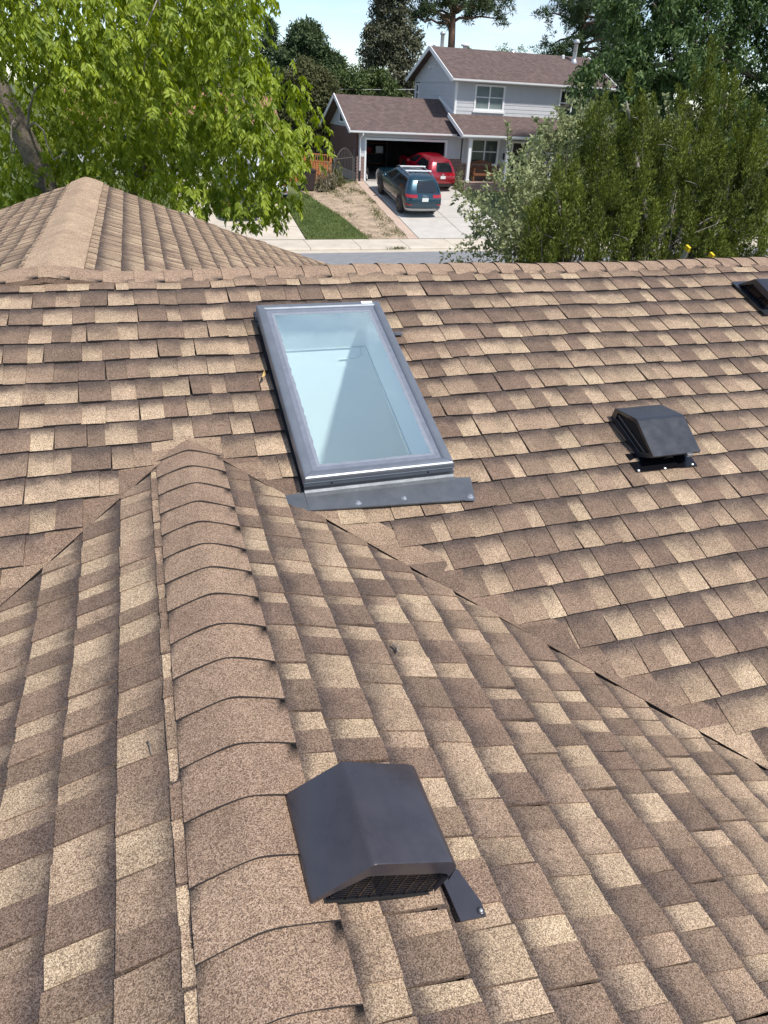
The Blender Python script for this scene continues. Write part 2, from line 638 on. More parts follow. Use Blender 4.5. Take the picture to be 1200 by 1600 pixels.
def drape(poly, dz):
    """polygon on the sloping front yards, cut where the slope changes"""
    m = MB()
    cuts = [33.5, 43.3]
    def clip(pl, y0, sgn):
        out = []
        for i in range(len(pl)):
            p, q = pl[i], pl[(i + 1) % len(pl)]
            a, b2 = sgn * (p[1] - y0), sgn * (q[1] - y0)
            if a >= 0:
                out.append(p)
            if (a >= 0) != (b2 >= 0):
                t = a / (a - b2)
                out.append((p[0] + t * (q[0] - p[0]), p[1] + t * (q[1] - p[1])))
        return out
    segs = [-1e3] + cuts + [1e3]
    for lo, hi in zip(segs, segs[1:]):
        pl = clip(clip(poly, lo, 1), hi, -1)
        if len(pl) >= 3:
            m.poly([(x, y, ground_z(y) + dz) for x, y in pl])
    return m


g = MB()
ys = [-300, 14, 21.9, 22.4, 31.9, 32.15, 33.5, 43.3, 46, 1600]
zs = [0.85, 0.85, 0.10, -0.05, -0.05, 0.08, 0.16, 1.74, 1.74, 1.74]
for i in range(len(ys) - 1):
    g.quad((-800, ys[i], zs[i]), (800, ys[i], zs[i]), (800, ys[i + 1], zs[i + 1]), (-800, ys[i + 1], zs[i + 1]))
tag(g.build('ground', M['ground']), kind='structure')
r = MB().quad((-150, 22.4, 0.0), (150, 22.4, 0.0), (150, 31.35, 0.0), (-150, 31.35, 0.0))
tag(r.build('road', M['road']), kind='structure')
r = MB().box((-150, 31.35, -0.1), (150, 31.9, 0.012))
tag(r.build('gutter_pan', M['walk']), kind='structure')
# kerb and attached walk, cast in slabs with open joints
x = -40.0
slabs = []
while x < 60:
    w = 2.35
    k = MB()
    a, b2 = x + 0.012, x + w - 0.012
    pr = [(31.9, -0.05), (31.9, 0.05), (31.96, 0.105), (32.12, 0.13), (33.5, 0.2), (33.5, 0.05)]
    k.prism([(a, yy, zz) for yy, zz in pr], (b2 - a, 0, 0))
    slabs.append(k)
    x += w
root = thing('sidewalk', (0, 32.7, 0.0), None, None)
root['kind'] = 'structure'
for k in slabs:
    k.build('slab', M['walk'], root)
J = MB().quad((-40, 31.9, 0.04), (60, 31.9, 0.04), (60, 33.5, 0.11), (-40, 33.5, 0.11))
J.build('joint_bed', M['crack'], root)

tag(drape([(12.22, 33.5), (12.74, 33.5), (12.74, 43.2), (12.22, 43.2)], 0.012).build('driveway_border', M['concrete_pink']), kind='structure')
root = thing('driveway', (15.3, 38, 0.9), None, None)
root['kind'] = 'structure'
yb = [33.5, 36.7, 39.9, 43.28]
for (xa, xb) in ((12.78, 15.35), (15.38, 18.1)):
    for ya, yc in zip(yb, yb[1:]):
        drape([(xa, ya + 0.012), (xb, ya + 0.012), (xb, yc - 0.012), (xa, yc - 0.012)], 0.012).build('slab', M['concrete'], root)
drape([(12.74, 33.5), (18.1, 33.5), (18.1, 43.28), (12.74, 43.28)], 0.004).build('joint_bed', M['crack'], root)
root = thing('neighbour_driveway', (5.0, 38, 0.9), None, None)
root['kind'] = 'structure'
for ya, yc in zip([33.5, 35.3, 37.9, 40.5], [35.3, 37.9, 40.5, 43.25]):
    for xa, xb in ((1.6, 4.45), (4.45, 7.12)):
        drape([(xa + 0.012, ya + 0.012), (xb - 0.012, ya + 0.012), (xb - 0.012, yc - 0.012), (xa + 0.012, yc - 0.012)], 0.012).build('slab', M['walk'], root)
drape([(1.6, 33.5), (7.12, 33.5), (7.12, 43.25), (1.6, 43.25)], 0.004).build('joint_bed', M['crack'], root)

lawn_poly = [(7.15, 33.5), (10.2, 33.5), (9.95, 35.2), (9.72, 36.6), (9.3, 38.2), (8.7, 40.4), (7.2, 40.6)]
dirt_poly = [(10.2, 33.5), (12.2, 33.5), (12.2, 43.2), (10.6, 42.2), (8.5, 41.2), (8.7, 40.4), (9.3, 38.2), (9.72, 36.6), (9.95, 35.2)]
tag(drape(lawn_poly, 0.010).build('lawn', M['lawn']), kind='structure')
tag(drape(dirt_poly, 0.010).build('dirt_bed', M['dirt']), kind='structure')


def in_poly(x, y, poly):
    c = False
    n = len(poly)
    for i in range(n):
        x1, y1 = poly[i]
        x2, y2 = poly[(i + 1) % n]
        if (y1 > y) != (y2 > y) and x < (x2 - x1) * (y - y1) / (y2 - y1) + x1:
            c = not c
    return c


def leaves_mesh(name, P, D, ln, wd, mats, parent=None, kind=None, fold=0.25, side=None, shape='leaf'):
    """many folded leaf blades: P roots, D directions (unit), ln / wd lengths and widths"""
    P = np.asarray(P, float)
    D = np.asarray(D, float)
    n = len(P)
    ln = np.broadcast_to(ln, n)[:, None]
    wd = np.broadcast_to(wd, n)[:, None]
    if side is None:
        side = rng.normal(size=(n, 3))
    S = np.cross(D, side)
    S /= np.linalg.norm(S, axis=1)[:, None] + 1e-9
    U = np.cross(S, D)
    mid = P + D * ln * (0.42 if shape == 'leaf' else 0.35)
    l = mid + S * wd * 0.5 + U * wd * fold
    r_ = mid - S * wd * 0.5 + U * wd * fold
    t = P + D * ln - U * ln * 0.10
    V = np.stack([P, l, t, r_], 1).reshape(-1, 3)
    org = np.array([(V[:, 0].min() + V[:, 0].max()) / 2, (V[:, 1].min() + V[:, 1].max()) / 2, V[:, 2].min()])
    me = bpy.data.meshes.new(name)
    me.vertices.add(4 * n)
    me.vertices.foreach_set('co', (V - org).astype(np.float32).ravel())
    b0 = np.arange(n) * 4
    T = np.stack([b0, b0 + 1, b0 + 2, b0, b0 + 2, b0 + 3], 1).reshape(-1).astype(np.int32)
    me.loops.add(6 * n)
    me.loops.foreach_set('vertex_index', T)
    me.polygons.add(2 * n)
    me.polygons.foreach_set('loop_start', np.arange(0, 6 * n, 3, dtype=np.int32))
    for m_ in (mats if isinstance(mats, (list, tuple)) else [mats]):
        me.materials.append(m_)
    me.update(calc_edges=True)
    o = bpy.data.objects.new(name, me)
    COL.objects.link(o)
    if parent is not None:
        o.parent = parent
        o.location = org - WPOS[parent.name]
    else:
        o.location = org
    WPOS[o.name] = org
    if kind:
        o['kind'] = kind
    return o


def unit(a):
    a = np.asarray(a, float)
    return a / (np.linalg.norm(a, axis=-1, keepdims=True) + 1e-9)


# grass blades of the lawn and weeds in the dirt
P = []
while len(P) < 9000:
    x, y = rng.uniform(7.1, 10.3), rng.uniform(33.5, 40.7)
    if in_poly(x, y, lawn_poly):
        P.append((x, y, ground_z(y) + 0.01))
P = np.array(P)
D = unit(np.c_[rng.normal(0, 0.45, len(P)), rng.normal(0, 0.45, len(P)), np.ones(len(P))])
M['grass'] = leaf_mat('lawn blades', (0.105, 0.160, 0.036), (0.215, 0.260, 0.085), 0.25)
leaves_mesh('grass', P, D, rng.uniform(0.05, 0.12, len(P)), 0.03, M['grass'], kind='stuff')
P = []
for c in range(34):
    while True:
        x, y = rng.uniform(8.8, 12.2), rng.uniform(33.5, 43)
        if in_poly(x, y, dirt_poly) and (x > 11.7 or rng.random() < 0.35 or y > 41.5):
            break
    for k in range(60):
        q = rng.normal(0, 0.16, 2)
        xx, yy = min(x + q[0], 12.2), y + q[1] * 1.6
        P.append((xx, yy, ground_z(yy) + 0.01))
P = np.array(P)
D = unit(np.c_[rng.normal(0, 0.6, len(P)), rng.normal(0, 0.6, len(P)), np.ones(len(P))])
M['weed'] = leaf_mat('dry weeds', (0.10, 0.13, 0.04), (0.21, 0.19, 0.09), 0.2)
leaves_mesh('weeds', P, D, rng.uniform(0.05, 0.14, len(P)), 0.03, M['weed'], kind='stuff')
P = np.array([(11.1 + rng.normal(0, 0.25), 31.93 + rng.normal(0, 0.04), 0.02) for k in range(160)])
D = unit(np.c_[rng.normal(0, 0.6, len(P)), rng.normal(0, 0.6, len(P)), np.ones(len(P))])
leaves_mesh('gutter_weeds', P, D, rng.uniform(0.06, 0.2, len(P)), 0.03, M['weed'], kind='stuff')
# clods of dirt
m = MB()
for k in range(150):
    while True:
        x, y = rng.uniform(8.8, 12.1), rng.uniform(33.6, 42)
        if in_poly(x, y, dirt_poly):
            break
    s = rng.uniform(0.03, 0.10)
    z = ground_z(y)
    m.lathe((x, y, z - 0.01), [(s, 0.0), (s * rng.uniform(0.7, 1.0), s * 0.35), (s * 0.3, s * rng.uniform(0.5, 0.8))], n=5)
tag(m.build('clods', M['dirt']), kind='stuff')

# ================================================================== our roof
CP, SP = math.cos(0.33654), math.sin(0.33654)
YM, ZM = 4.0734, 6.0 - 0.8485          # main ridge
XR, ZR = 0.0627, 6.0 - 1.2944          # ridge of the wing under the camera
XF = -0.512                            # ridge of the far wing
APY = YM - (ZM - ZR) / math.tan(0.33654)   # where the wing ridge dies into the main slope


def SM(x, s, h):
    return (x, YM - s * CP - h * SP, ZM - s * SP + h * CP)


def SB(x, s, h):
    return (x, YM + s * CP + h * SP, ZM - s * SP + h * CP)


def SWR(y, a, h):
    return (XR + a * CP + h * SP, y, ZR - a * SP + h * CP)


def SWL(y, a, h):
    return (XR - a * CP - h * SP, y, ZR - a * SP + h * CP)


def SFR(y, a, h):
    return (XF + a * CP + h * SP, y, ZM - a * SP + h * CP)


def SFL(y, a, h):
    return (XF - a * CP - h * SP, y, ZM - a * SP + h * CP)


house = thing('ranch_house', (1.5, 4.0, 0.9), 'tan shingled house roof in the foreground with ridge caps and crossing gables', 'house')

# decks, walls, fascia
HX0, HX1, HS0, HS1 = 0.515, 1.125, 0.545, 1.705
d = MB()
H0 = -0.022
for (x0, x1, s0, s1) in ((-6, HX0, 0, 5.3), (HX1, 11, 0, 5.3), (HX0, HX1, 0, HS0), (HX0, HX1, HS1, 5.3)):
    d.quad(SM(x0, s0, H0), SM(x0, s1, H0), SM(x1, s1, H0), SM(x1, s0, H0))
d.quad(SB(-6, 0, H0), SB(11, 0, H0), SB(11, 5.3, H0), SB(-6, 5.3, H0))
d.build('roof_deck', M['deck'], house)
d = MB()
d.poly([SWR(-4, 0, H0), SWR(-4, 4.4, H0), SWR(APY - 4.4 * CP, 4.4, H0), SWR(APY, 0, H0)])
d.poly([SWL(-4, 0, H0), SWL(APY, 0, H0), SWL(APY - 4.4 * CP, 4.4, H0), SWL(-4, 4.4, H0)])
d.build('roof_deck', M['deck'], house)
d = MB()
d.quad(SFR(YM, 0, H0), SFR(YM, 4.4, H0), SFR(8.38, 4.4, H0), SFR(8.38, 0, H0))
d.quad(SFL(YM, 0, H0), SFL(8.38, 0, H0), SFL(8.38, 4.4, H0), SFL(YM, 4.4, H0))
d.build('roof_deck', M['deck'], house)
w = MB()
w.quad((-5.6, -0.6, 0.9), (10.6, -0.6, 0.9), (10.6, -0.6, 3.3), (-5.6, -0.6, 3.3))
w.quad((10.6, -0.6, 0.9), (10.6, 8.6, 0.9), (10.6, 8.6, 3.3), (10.6, -0.6, 3.3))
w.quad((10.6, 8.6, 0.9), (2.9, 8.6, 0.9), (2.9, 8.6, 3.3), (10.6, 8.6, 3.3))
w.quad((-5.6, 8.6, 0.9), (-5.6, -0.6, 0.9), (-5.6, -0.6, 3.3), (-5.6, 8.6, 3.3))
w.quad((-5.6, 8.1, 0.9), (3.2, 8.1, 0.9), (3.2, 8.1, 3.6), (-5.6, 8.1, 3.6))
w.poly([(-4.4, 8.1, 3.6), (3.2, 8.1, 3.6), (XF, 8.1, ZM - 0.06)])
w.poly([(10.6, -0.6, 3.3), (10.6, 8.6, 3.3), (10.6, YM, ZM - 0.1)])
w.poly([(-5.6, -0.6, 3.3), (-5.6, 8.6, 3.3), (-5.6, YM, ZM - 0.1)])
w.build('wall', M['wall_tan'], house)
f = MB()
f.bar(SFR(8.39, 0.0, -0.075), SFR(8.39, 4.42, -0.075), 0.03, 0.13, up=(SP, 0, CP))
f.bar(SFL(8.39, 0.0, -0.075), SFL(8.39, 4.42, -0.075), 0.03, 0.13, up=(-SP, 0, CP))
f.build('rake_board', M['brown_metal'], house)
f = MB()
f.box((-6, YM + 5.3 * CP, ZM - 5.3 * SP - 0.13), (11, YM + 5.3 * CP + 0.11, ZM - 5.3 * SP - 0.01))
f.build('gutter', M['brown_metal'], house)


def sag(p):
    x, y, z = p
    return 0.0045 * math.sin(2.3 * x + 1.1 * y) + 0.0035 * math.sin(5.1 * y - 1.7 * x + 1) + 0.0025 * math.sin(7.9 * x + 4.2 * y)


def clip_half(poly, fn):
    out = []
    for i in range(len(poly)):
        p, q = poly[i], poly[(i + 1) % len(poly)]
        a, b2 = fn(*p), fn(*q)
        if a >= 0:
            out.append(p)
        if (a >= 0) != (b2 >= 0):
            t = a / (a - b2)
            out.append((p[0] + t * (q[0] - p[0]), p[1] + t * (q[1] - p[1])))
    return out


EXPO = 0.143
TABS = []   # (frame, polygon, v_butt, raised, tone, band, hue)


def tone_pick(raised):
    r_ = rng.random()
    if raised:
        if r_ < 0.55:
            return rng.uniform(0.10, 0.44), rng.uniform(0.1, 0.55)
        if r_ < 0.90:
            return rng.uniform(0.40, 0.68), rng.uniform(0.35, 0.9)
        return rng.uniform(0.7, 0.95), rng.uniform(0.2, 0.6)
    if r_ < 0.10:
        return rng.uniform(0.15, 0.45), rng.uniform(0.2, 0.7)
    if r_ < 0.5:
        return rng.uniform(0.60, 0.88), rng.uniform(0.4, 0.85)
    return rng.uniform(0.76, 1.0), rng.uniform(0.12, 0.65)


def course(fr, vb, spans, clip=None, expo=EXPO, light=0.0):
    """one course of laminated tabs; spans: list of (u0, u1)"""
    for (u0, u1) in spans:
        u = u0 - (rng.uniform(0, 0.12) if clip else 0.0)
        raised = rng.random() < 0.5
        while u < u1 - 1e-4:
            w_ = (rng.uniform(0.085, 0.17) if raised else rng.uniform(0.065, 0.135)) * (1.0 if fr is SM else 0.74)
            e = min(u + w_, u1)
            if u1 - e < 0.04:
                e = u1
            t, b_ = tone_pick(raised)
            sk = rng.uniform(-0.006, 0.006)
            j0, j1 = rng.uniform(-0.0022, 0.0022, 2)
            g_ = 0.0012 if rng.random() < 0.8 else 0.0018
            vt = max(0.095 if fr is SM else 0.004, vb - expo - 0.014)
            pl = [(u, vt), (e - g_, vt), (e - g_ + sk, vb + j1), (u + sk, vb + j0)]
            if clip:
                pl = clip_half(pl, clip)
            if len(pl) >= 3:
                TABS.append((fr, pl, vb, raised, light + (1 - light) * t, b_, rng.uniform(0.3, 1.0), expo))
            u = e
            raised = (not raised) if rng.random() < 0.93 else raised


def tab_geo(mb, tab):
    fr, pl, vb, raised, t, b_, hue, expo = tab
    n = len(pl)
    top, bot, tv = [], [], []
    for (u, v) in pl:
        k = max(0.0, min(1.0, (v - (vb - expo)) / expo))
        base = fr(u, v, 0)
        h = -0.003 + 0.0095 * k + (0.0042 if raised else 0.0) + sag(base) + (0.0016 * math.sin(u * 37.0 + vb * 91) if k > 0.5 else 0)
        top.append(fr(u, v, h))
        bot.append(fr(u, v, h - (0.0115 if raised else 0.0085)))
        tv.append(k)
    k0 = len(mb.v)
    mb.v += top + bot
    mb.f.append(tuple(k0 + i for i in range(n)))
    mb.m.append(0)
    mb.att += [(t, tv[i], b_, hue) for i in range(n)]
    for i in range(n):
        j = (i + 1) % n
        if tv[i] < 0.01 and tv[j] < 0.01:
            continue
        mb.f.append((k0 + i, k0 + n + i, k0 + n + j, k0 + j))
        butt = tv[i] > 0.9 and tv[j] > 0.9
        mb.m.append(1 if butt else 0)
        mb.att += [(0, 1, 0, 0.5)] * 4 if butt else [(t * 0.5, 1, 0, 0.5)] * 4


# --- main slope facing the camera
def valley_r(s):      # x of the right valley at slope distance s on the main slope
    return XR + (APY - (YM - s * CP))


def valley_l(s):
    return XR - (APY - (YM - s * CP))


APS = (YM - APY) / CP
vb = 0.203
k = 0
while vb < 4.9:
    vb_ = vb
    if vb <= APS + 0.03:
        sp_ = [(-3.6, 7.4)]
    else:
        sp_ = [(-3.6, valley_l(vb) - 0.012), (valley_r(vb) + 0.012, 7.4)]
    out = []
    for a, b2 in sp_:
        if vb - EXPO < HS1 + 0.01 and vb > HS0 - 0.01:
            if b2 > 0.49 > a:
                out.append((a, 0.492))
            elif b2 <= 0.49:
                out.append((a, b2))
            if b2 > 1.15:
                out.append((max(a, 1.15), b2))
        else:
            out.append((a, b2))
    course(SM, vb, [q for q in out if q[1] - q[0] > 0.01])
    vb += EXPO
# strips laid along the valleys on the main slope
def valley_strip(sgn):
    s = APS - 0.02
    while s < 4.9:
        e = s + rng.uniform(0.06, 0.17)
        off = 0.003
        if sgn > 0:
            pl = [(valley_r(s) - off, s), (valley_r(s) + 0.17, s), (valley_r(e) + 0.17, e), (valley_r(e) - off, e)]
        else:
            pl = [(valley_l(s) + off, s), (valley_l(e) + off, e), (valley_l(e) - 0.17, e), (valley_l(s) - 0.17, s)]
        t = rng.choice([0.1, 0.3, 0.55, 0.8]) + rng.uniform(-0.08, 0.08)
        yield pl, t, s
        s = e


STRIPS = []
for sgn in (1, -1):
    for pl, t, s in valley_strip(sgn):
        STRIPS.append((pl, t))

# --- wing under the camera: courses run along Y
for fr, v0 in ((SWR, 0.230), (SWL, 0.164)):
    vb = v0
    cl = (lambda y, a, g_=(0.005 if fr is SWR else 0.024): APY - g_ - y - a * CP)
    while vb < 3.9:
        top_y = min(APY - max(0.0, vb - EXPO) * CP + 0.02, 2.85)
        course(fr, vb, [(-1.4, top_y)], clip=cl, expo=(EXPO if vb > 0.235 else (0.092 if fr is SWR else 0.028)))
        vb += EXPO if vb > 0.17 or fr is SWR else 0.125
# --- far wing
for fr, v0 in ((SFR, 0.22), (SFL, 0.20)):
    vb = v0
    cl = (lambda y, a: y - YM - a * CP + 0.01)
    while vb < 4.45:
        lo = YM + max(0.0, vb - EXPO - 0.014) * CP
        course(fr, vb, [(lo, 8.42)], clip=cl, light=0.42)  # tab tones lifted: sunlit brightness at grazing view put into the colour
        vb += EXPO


def cam_proj(p):
    q = np.array(p) - CAM_P
    dd = q @ CAM_F
    if dd < 0.1:
        return None
    return (600 + FPX * (q @ CAM_R) / dd, 800 - FPX * (q @ CAM_U) / dd)


def px_area(tab):
    fr, pl, vb, raised, *_ = tab
    pp = [cam_proj(fr(u, v, 0)) for u, v in pl]
    if any(p is None for p in pp):
        return 0
    cx = sum(p[0] for p in pp) / len(pp)
    cy = sum(p[1] for p in pp) / len(pp)
    if not (0 < cx < 1200 and 0 < cy < 1600):
        return 0
    a = 0
    for i in range(len(pp)):
        j = (i + 1) % len(pp)
        a += pp[i][0] * pp[j][1] - pp[j][0] * pp[i][1]
    return abs(a) / 2


TABS.sort(key=px_area, reverse=True)
SH = [M['shingle'], M['asphalt_edge']]
for tab in TABS[:298]:
    mb = MB()
    mb.att = []
    tab_geo(mb, tab)
    mb.build('shingle', SH, house)
mb = MB()
mb.att = []
for tab in TABS[298:]:
    tab_geo(mb, tab)
for pl, t in STRIPS:
    tab = (SM, pl, 99.0, False, t, 0.0, rng.random(), 1.0)
    n = len(pl)
    k0 = len(mb.v)
    mb.v += [SM(u, v, 0.0088 + sag(SM(u, v, 0)) * 0.5 - (0.010 if (u - XR) * 1.0 > 0 and i in (1, 2) or (u - XR) < 0 and i in (2, 3) else 0)) for i, (u, v) in enumerate(pl)] + [SM(u, v, -0.012) for u, v in pl]
    mb.f.append(tuple(k0 + i for i in range(n)))
    mb.m.append(0)
    mb.att += [(t, 1, 0, 0.5)] * n
    for i in range(n):
        j = (i + 1) % n
        mb.f.append((k0 + i, k0 + n + i, k0 + n + j, k0 + j))
        mb.m.append(1)
        mb.att += [(0, 1, 0, 0.5)] * 4
mb.build('shingle_field', SH, house, kind='stuff')


# --- ridge caps: one bent shingle each
def cap(fpos, y0, y1, name='ridge_cap', t=None, w=0.142, tilt=0.0065):
    """fpos(w, y, h): ridge frame; the butt is at y0, the head (covered) at y1"""
    mb = MB()
    mb.att = []
    ws = [-w, -w * 0.66, -0.05, -0.025, -0.008, 0.008, 0.025, 0.05, w * 0.66, w]
    t = rng.uniform(0.47, 0.64) if t is None else t
    hue = rng.uniform(0.0, 0.3)
    jl, jr = rng.uniform(-0.004, 0.004, 2)
    n = len(ws)
    dr = 1 if y1 > y0 else -1
    rows = []
    for yy, h in ((y0, 0.011 + tilt), (y0 + 0.35 * (y1 - y0), 0.011 + tilt * 0.6), (y1 + dr * 0.02, 0.010)):
        rows.append([fpos(q, yy + (jl if q < 0 else jr) * (abs(q) / w) * (1 if yy == y0 else 0.4), h - 0.0035 * (abs(q) / w) ** 4 + sag(fpos(q, yy, 0)) + 0.001 * math.sin(q * 40 + y0 * 31)) for q in ws])
    low = [fpos(q, y0 + (jl if q < 0 else jr) * (abs(q) / w), 0.011 + tilt - 0.0065 - 0.0035 * (abs(q) / w) ** 4 + sag(fpos(q, y0, 0))) for q in ws]
    k0 = 0
    mb.v += rows[0] + rows[1] + rows[2] + low
    for rr in range(2):
        for i in range(n - 1):
            a = rr * n + i
            fc = (a, a + 1, a + n + 1, a + n)
            mb.f.append(fc if dr > 0 else fc[::-1])
            mb.m.append(0)
            vv = [(t, rr * 0.5, 0.0, hue), (t, rr * 0.5, 0, hue), (t, rr * 0.5 + 0.5, 0, hue), (t, rr * 0.5 + 0.5, 0, hue)]
            mb.att += vv
    for i in range(n - 1):
        mb.f.append((3 * n + i, 3 * n + i + 1, i + 1, i))
        mb.m.append(1)
        mb.att += [(0, 1, 0, 0.5)] * 4
    # long edges
    for e in (0, n - 1):
        sgn = -1 if e == 0 else 1
        lows = []
        for yy, h in ((y0, 0.011 + tilt - 0.012), (y1 + dr * 0.02, -0.004)):
            lows.append(fpos(ws[e] + sgn * 0.001, yy + ((jl if e == 0 else jr) if yy == y0 else 0), h - 0.013))
        kk = len(mb.v)
        mb.v += lows
        mb.f.append((e, 2 * n + e, kk + 1, kk))
        mb.m.append(0)
        mb.att += [(t * 0.4, 1, 0, 0.3)] * 4
    o = mb.build(name, SH, house)
    smooth_by_angle(o, 40)
    return o


def FW(q, y, h):
    return (XR + q * CP, y, ZR - SP * math.sqrt(q * q + 0.0007) + h)


def FF(q, y, h):
    return (XF + q * CP, y, ZM - SP * math.sqrt(q * q + 0.0007) + h + 0.004)


def FM(q, x, h):
    return (x, YM - q * CP, ZM - SP * math.sqrt(q * q + 0.0026) + h - 0.003 + 0.034 * math.exp(-((x - XF) / 0.17) ** 2))


y = 2.6845
while y > -1.2:
    cap(FW, y, y + EXPO)
    y -= EXPO
x = -3.62
while x < 7.2:
    cap(FM, x, x + 0.1537, w=0.135, t=rng.uniform(0.56, 0.72))
    x += 0.1537
y = 8.42 - 0.143
y = 8.43
while y > YM + 0.13:
    cap(FF, y, y - EXPO, t=rng.uniform(0.82, 0.98), tilt=0.007, w=0.168)  # paler caps: the far wing's grazing sunlight painted into their tone
    y -= EXPO

# ================================================================== skylight
sk = thing('skylight', SM(0.82, 1.1, 0.0), 'grey framed fixed skylight with pale tinted glass set in the shingled roof', 'skylight')
SX0, SX1, SS0, SS1 = 0.493, 1.150, 0.515, 1.733
prof = [(0.003, 0.046), (0.0, 0.048), (0.0, 0.070), (-0.0015, 0.072), (0.0, 0.074), (0.0, 0.090), (0.003, 0.097), (0.009, 0.1005),
        (0.020, 0.1015), (0.032, 0.1005), (0.040, 0.097), (0.045, 0.090), (0.046, 0.084)]
crn = lambda d: [(SX0 + d, SS0 + d), (SX1 - d, SS0 + d), (SX1 - d, SS1 - d), (SX0 + d, SS1 - d)]
for k in range(4):
    m = MB()
    gap = 0.0008
    for (d0, h0), (d1, h1) in zip(prof, prof[1:]):
        a0, b0 = crn(d0)[k], crn(d0)[(k + 1) % 4]
        a1, b1 = crn(d1)[k], crn(d1)[(k + 1) % 4]
        ux = np.sign(b0[0] - a0[0]) * gap
        us = np.sign(b0[1] - a0[1]) * gap
        m.quad(SM(a0[0] + ux, a0[1] + us, h0), SM(b0[0] - ux, b0[1] - us, h0), SM(b1[0] - ux, b1[1] - us, h1), SM(a1[0] + ux, a1[1] + us, h1))
    o = m.build('frame_rail', M['frame_metal'], sk)
    smooth_by_angle(o, 50)
# gasket band with a ragged sealant edge
gk = MB()
ring_o, ring_i = [], []
n_ = 60
def rect_pt(d, t):
    w_, l_ = SX1 - SX0 - 2 * d, SS1 - SS0 - 2 * d
    per = 2 * (w_ + l_)
    q = t * per
    if q < w_:
        return SX0 + d + q, SS0 + d
    q -= w_
    if q < l_:
        return SX1 - d, SS0 + d + q
    q -= l_
    if q < w_:
        return SX1 - d - q, SS1 - d
    q -= w_
    return SX0 + d, SS1 - d - q
def band(d0, d1, h0, h1, jit, step=0.02):
    pts = []
    for side in range(4):
        ca, cb = crn(0.06)[side], crn(0.06)[(side + 1) % 4]
        nn = int(math.hypot(cb[0] - ca[0], cb[1] - ca[1]) / step)
        for i in range(nn):
            t = i / nn
            pts.append((side, t))
    A, B = [], []
    for side, t in pts:
        a0, b0 = crn(d0)[side], crn(d0)[(side + 1) % 4]
        A.append((a0[0] + t * (b0[0] - a0[0]), a0[1] + t * (b0[1] - a0[1])))
        dj = d1 + (rng.normal(0, jit) if 0.02 < t < 0.98 else 0)
        a1, b1 = crn(dj)[side], crn(dj)[(side + 1) % 4]
        B.append((a1[0] + t * (b1[0] - a1[0]), a1[1] + t * (b1[1] - a1[1])))
    m = MB()
    N_ = len(A)
    for i in range(N_):
        j = (i + 1) % N_
        m.quad(SM(*A[i], h0), SM(*A[j], h0), SM(*B[j], h1), SM(*B[i], h1))
    return m
band(0.044, 0.068, 0.0905, 0.0890, 0.0, 0.05).build('gasket', M['gasket'], sk)
band(0.0665, 0.0815, 0.0897, 0.0884, 0.0014).build('sealant_bead', M['sealant'], sk)
m = MB().quad(SM(SX0 + 0.05, SS0 + 0.05, 0.0878), SM(SX1 - 0.05, SS0 + 0.05, 0.0878), SM(SX1 - 0.05, SS1 - 0.05, 0.0878), SM(SX0 + 0.05, SS1 - 0.05, 0.0878))
m.build('glass_pane', M['sky_glass'], sk)
# curb under the frame
m = MB()
CX0, CX1, CS0, CS1 = SX0 + 0.016, SX1 - 0.016, SS0 + 0.016, SS1 - 0.018
for (xa, sa, xb, sb) in ((CX0, CS0, CX1, CS0), (CX1, CS0, CX1, CS1), (CX1, CS1, CX0, CS1), (CX0, CS1, CX0, CS0)):
    m.quad(SM(xa, sa, -0.02), SM(xb, sb, -0.02), SM(xb, sb, 0.085), SM(xa, sa, 0.085))
m.build('curb', M['apron_metal'], sk)
# side and head flashing strips lying on the shingles
m = MB()
m.box((SX0 - 0.004, SS0 - 0.05, 0.006), (SX0 + 0.02, SS1 + 0.01, 0.012), fr=SM)
m.box((SX1 - 0.02, SS0 - 0.05, 0.006), (SX1 + 0.012, SS1 + 0.01, 0.012), fr=SM)
m.box((SX0 - 0.004, SS0 - 0.06, 0.0125), (SX1 + 0.012, SS0 + 0.02, 0.016), fr=SM)
m.build('side_flashing', M['black_metal'], sk)
# front apron: bent sheet, thin
m = MB()
pr = [(CS1 + 0.001, 0.060), (CS1 + 0.002, 0.050), (CS1 + 0.006, 0.047), (CS1 + 0.010, 0.044), (CS1 + 0.012, 0.038), (CS1 + 0.016, 0.026), (CS1 + 0.026, 0.0195), (CS1 + 0.045, 0.0175), (CS1 + 0.115, 0.0165)]
XA0, XA1 = SX0 + 0.004, SX1 + 0.012
for (s0, h0), (s1, h1) in zip(pr, pr[1:]):
    sk_ = 0.0
    m.quad(SM(XA0, s0, h0), SM(XA1, s0, h0), SM(XA1, s1 + (0.046 if (s1, h1) == pr[-1] else 0), h1), SM(XA0, s1, h1))
for xx in (XA0, XA1):
    m.poly([SM(xx, s_, h_) for s_, h_ in pr[:-1]] + [SM(xx, CS1 + 0.045, 0.010), SM(xx, CS1, 0.010)])
m.quad(SM(XA0, pr[-1][0], 0.0165), SM(XA1, pr[-1][0] + 0.046, 0.0165), SM(XA1, pr[-1][0] + 0.047, 0.010), SM(XA0, pr[-1][0] + 0.001, 0.010))
o = m.build('apron_flashing', M['apron_metal'], sk)
smooth_by_angle(o, 50)
for nm, pts in (('apron_wing', [(0.378, 1.738), (0.497, 1.730), (0.497, 1.832), (0.396, 1.827), (0.386, 1.815)]), ('apron_wing', [(1.163, 1.742), (1.238, 1.752), (1.214, 1.878), (1.206, 1.886), (1.163, 1.878)])):
    m = MB().prism([SM(x_, s_, 0.0150) for x_, s_ in pts], np.array(SM(0, 0, -0.004)) - np.array(SM(0, 0, 0)))
    m.build(nm, M['apron_metal'], sk)
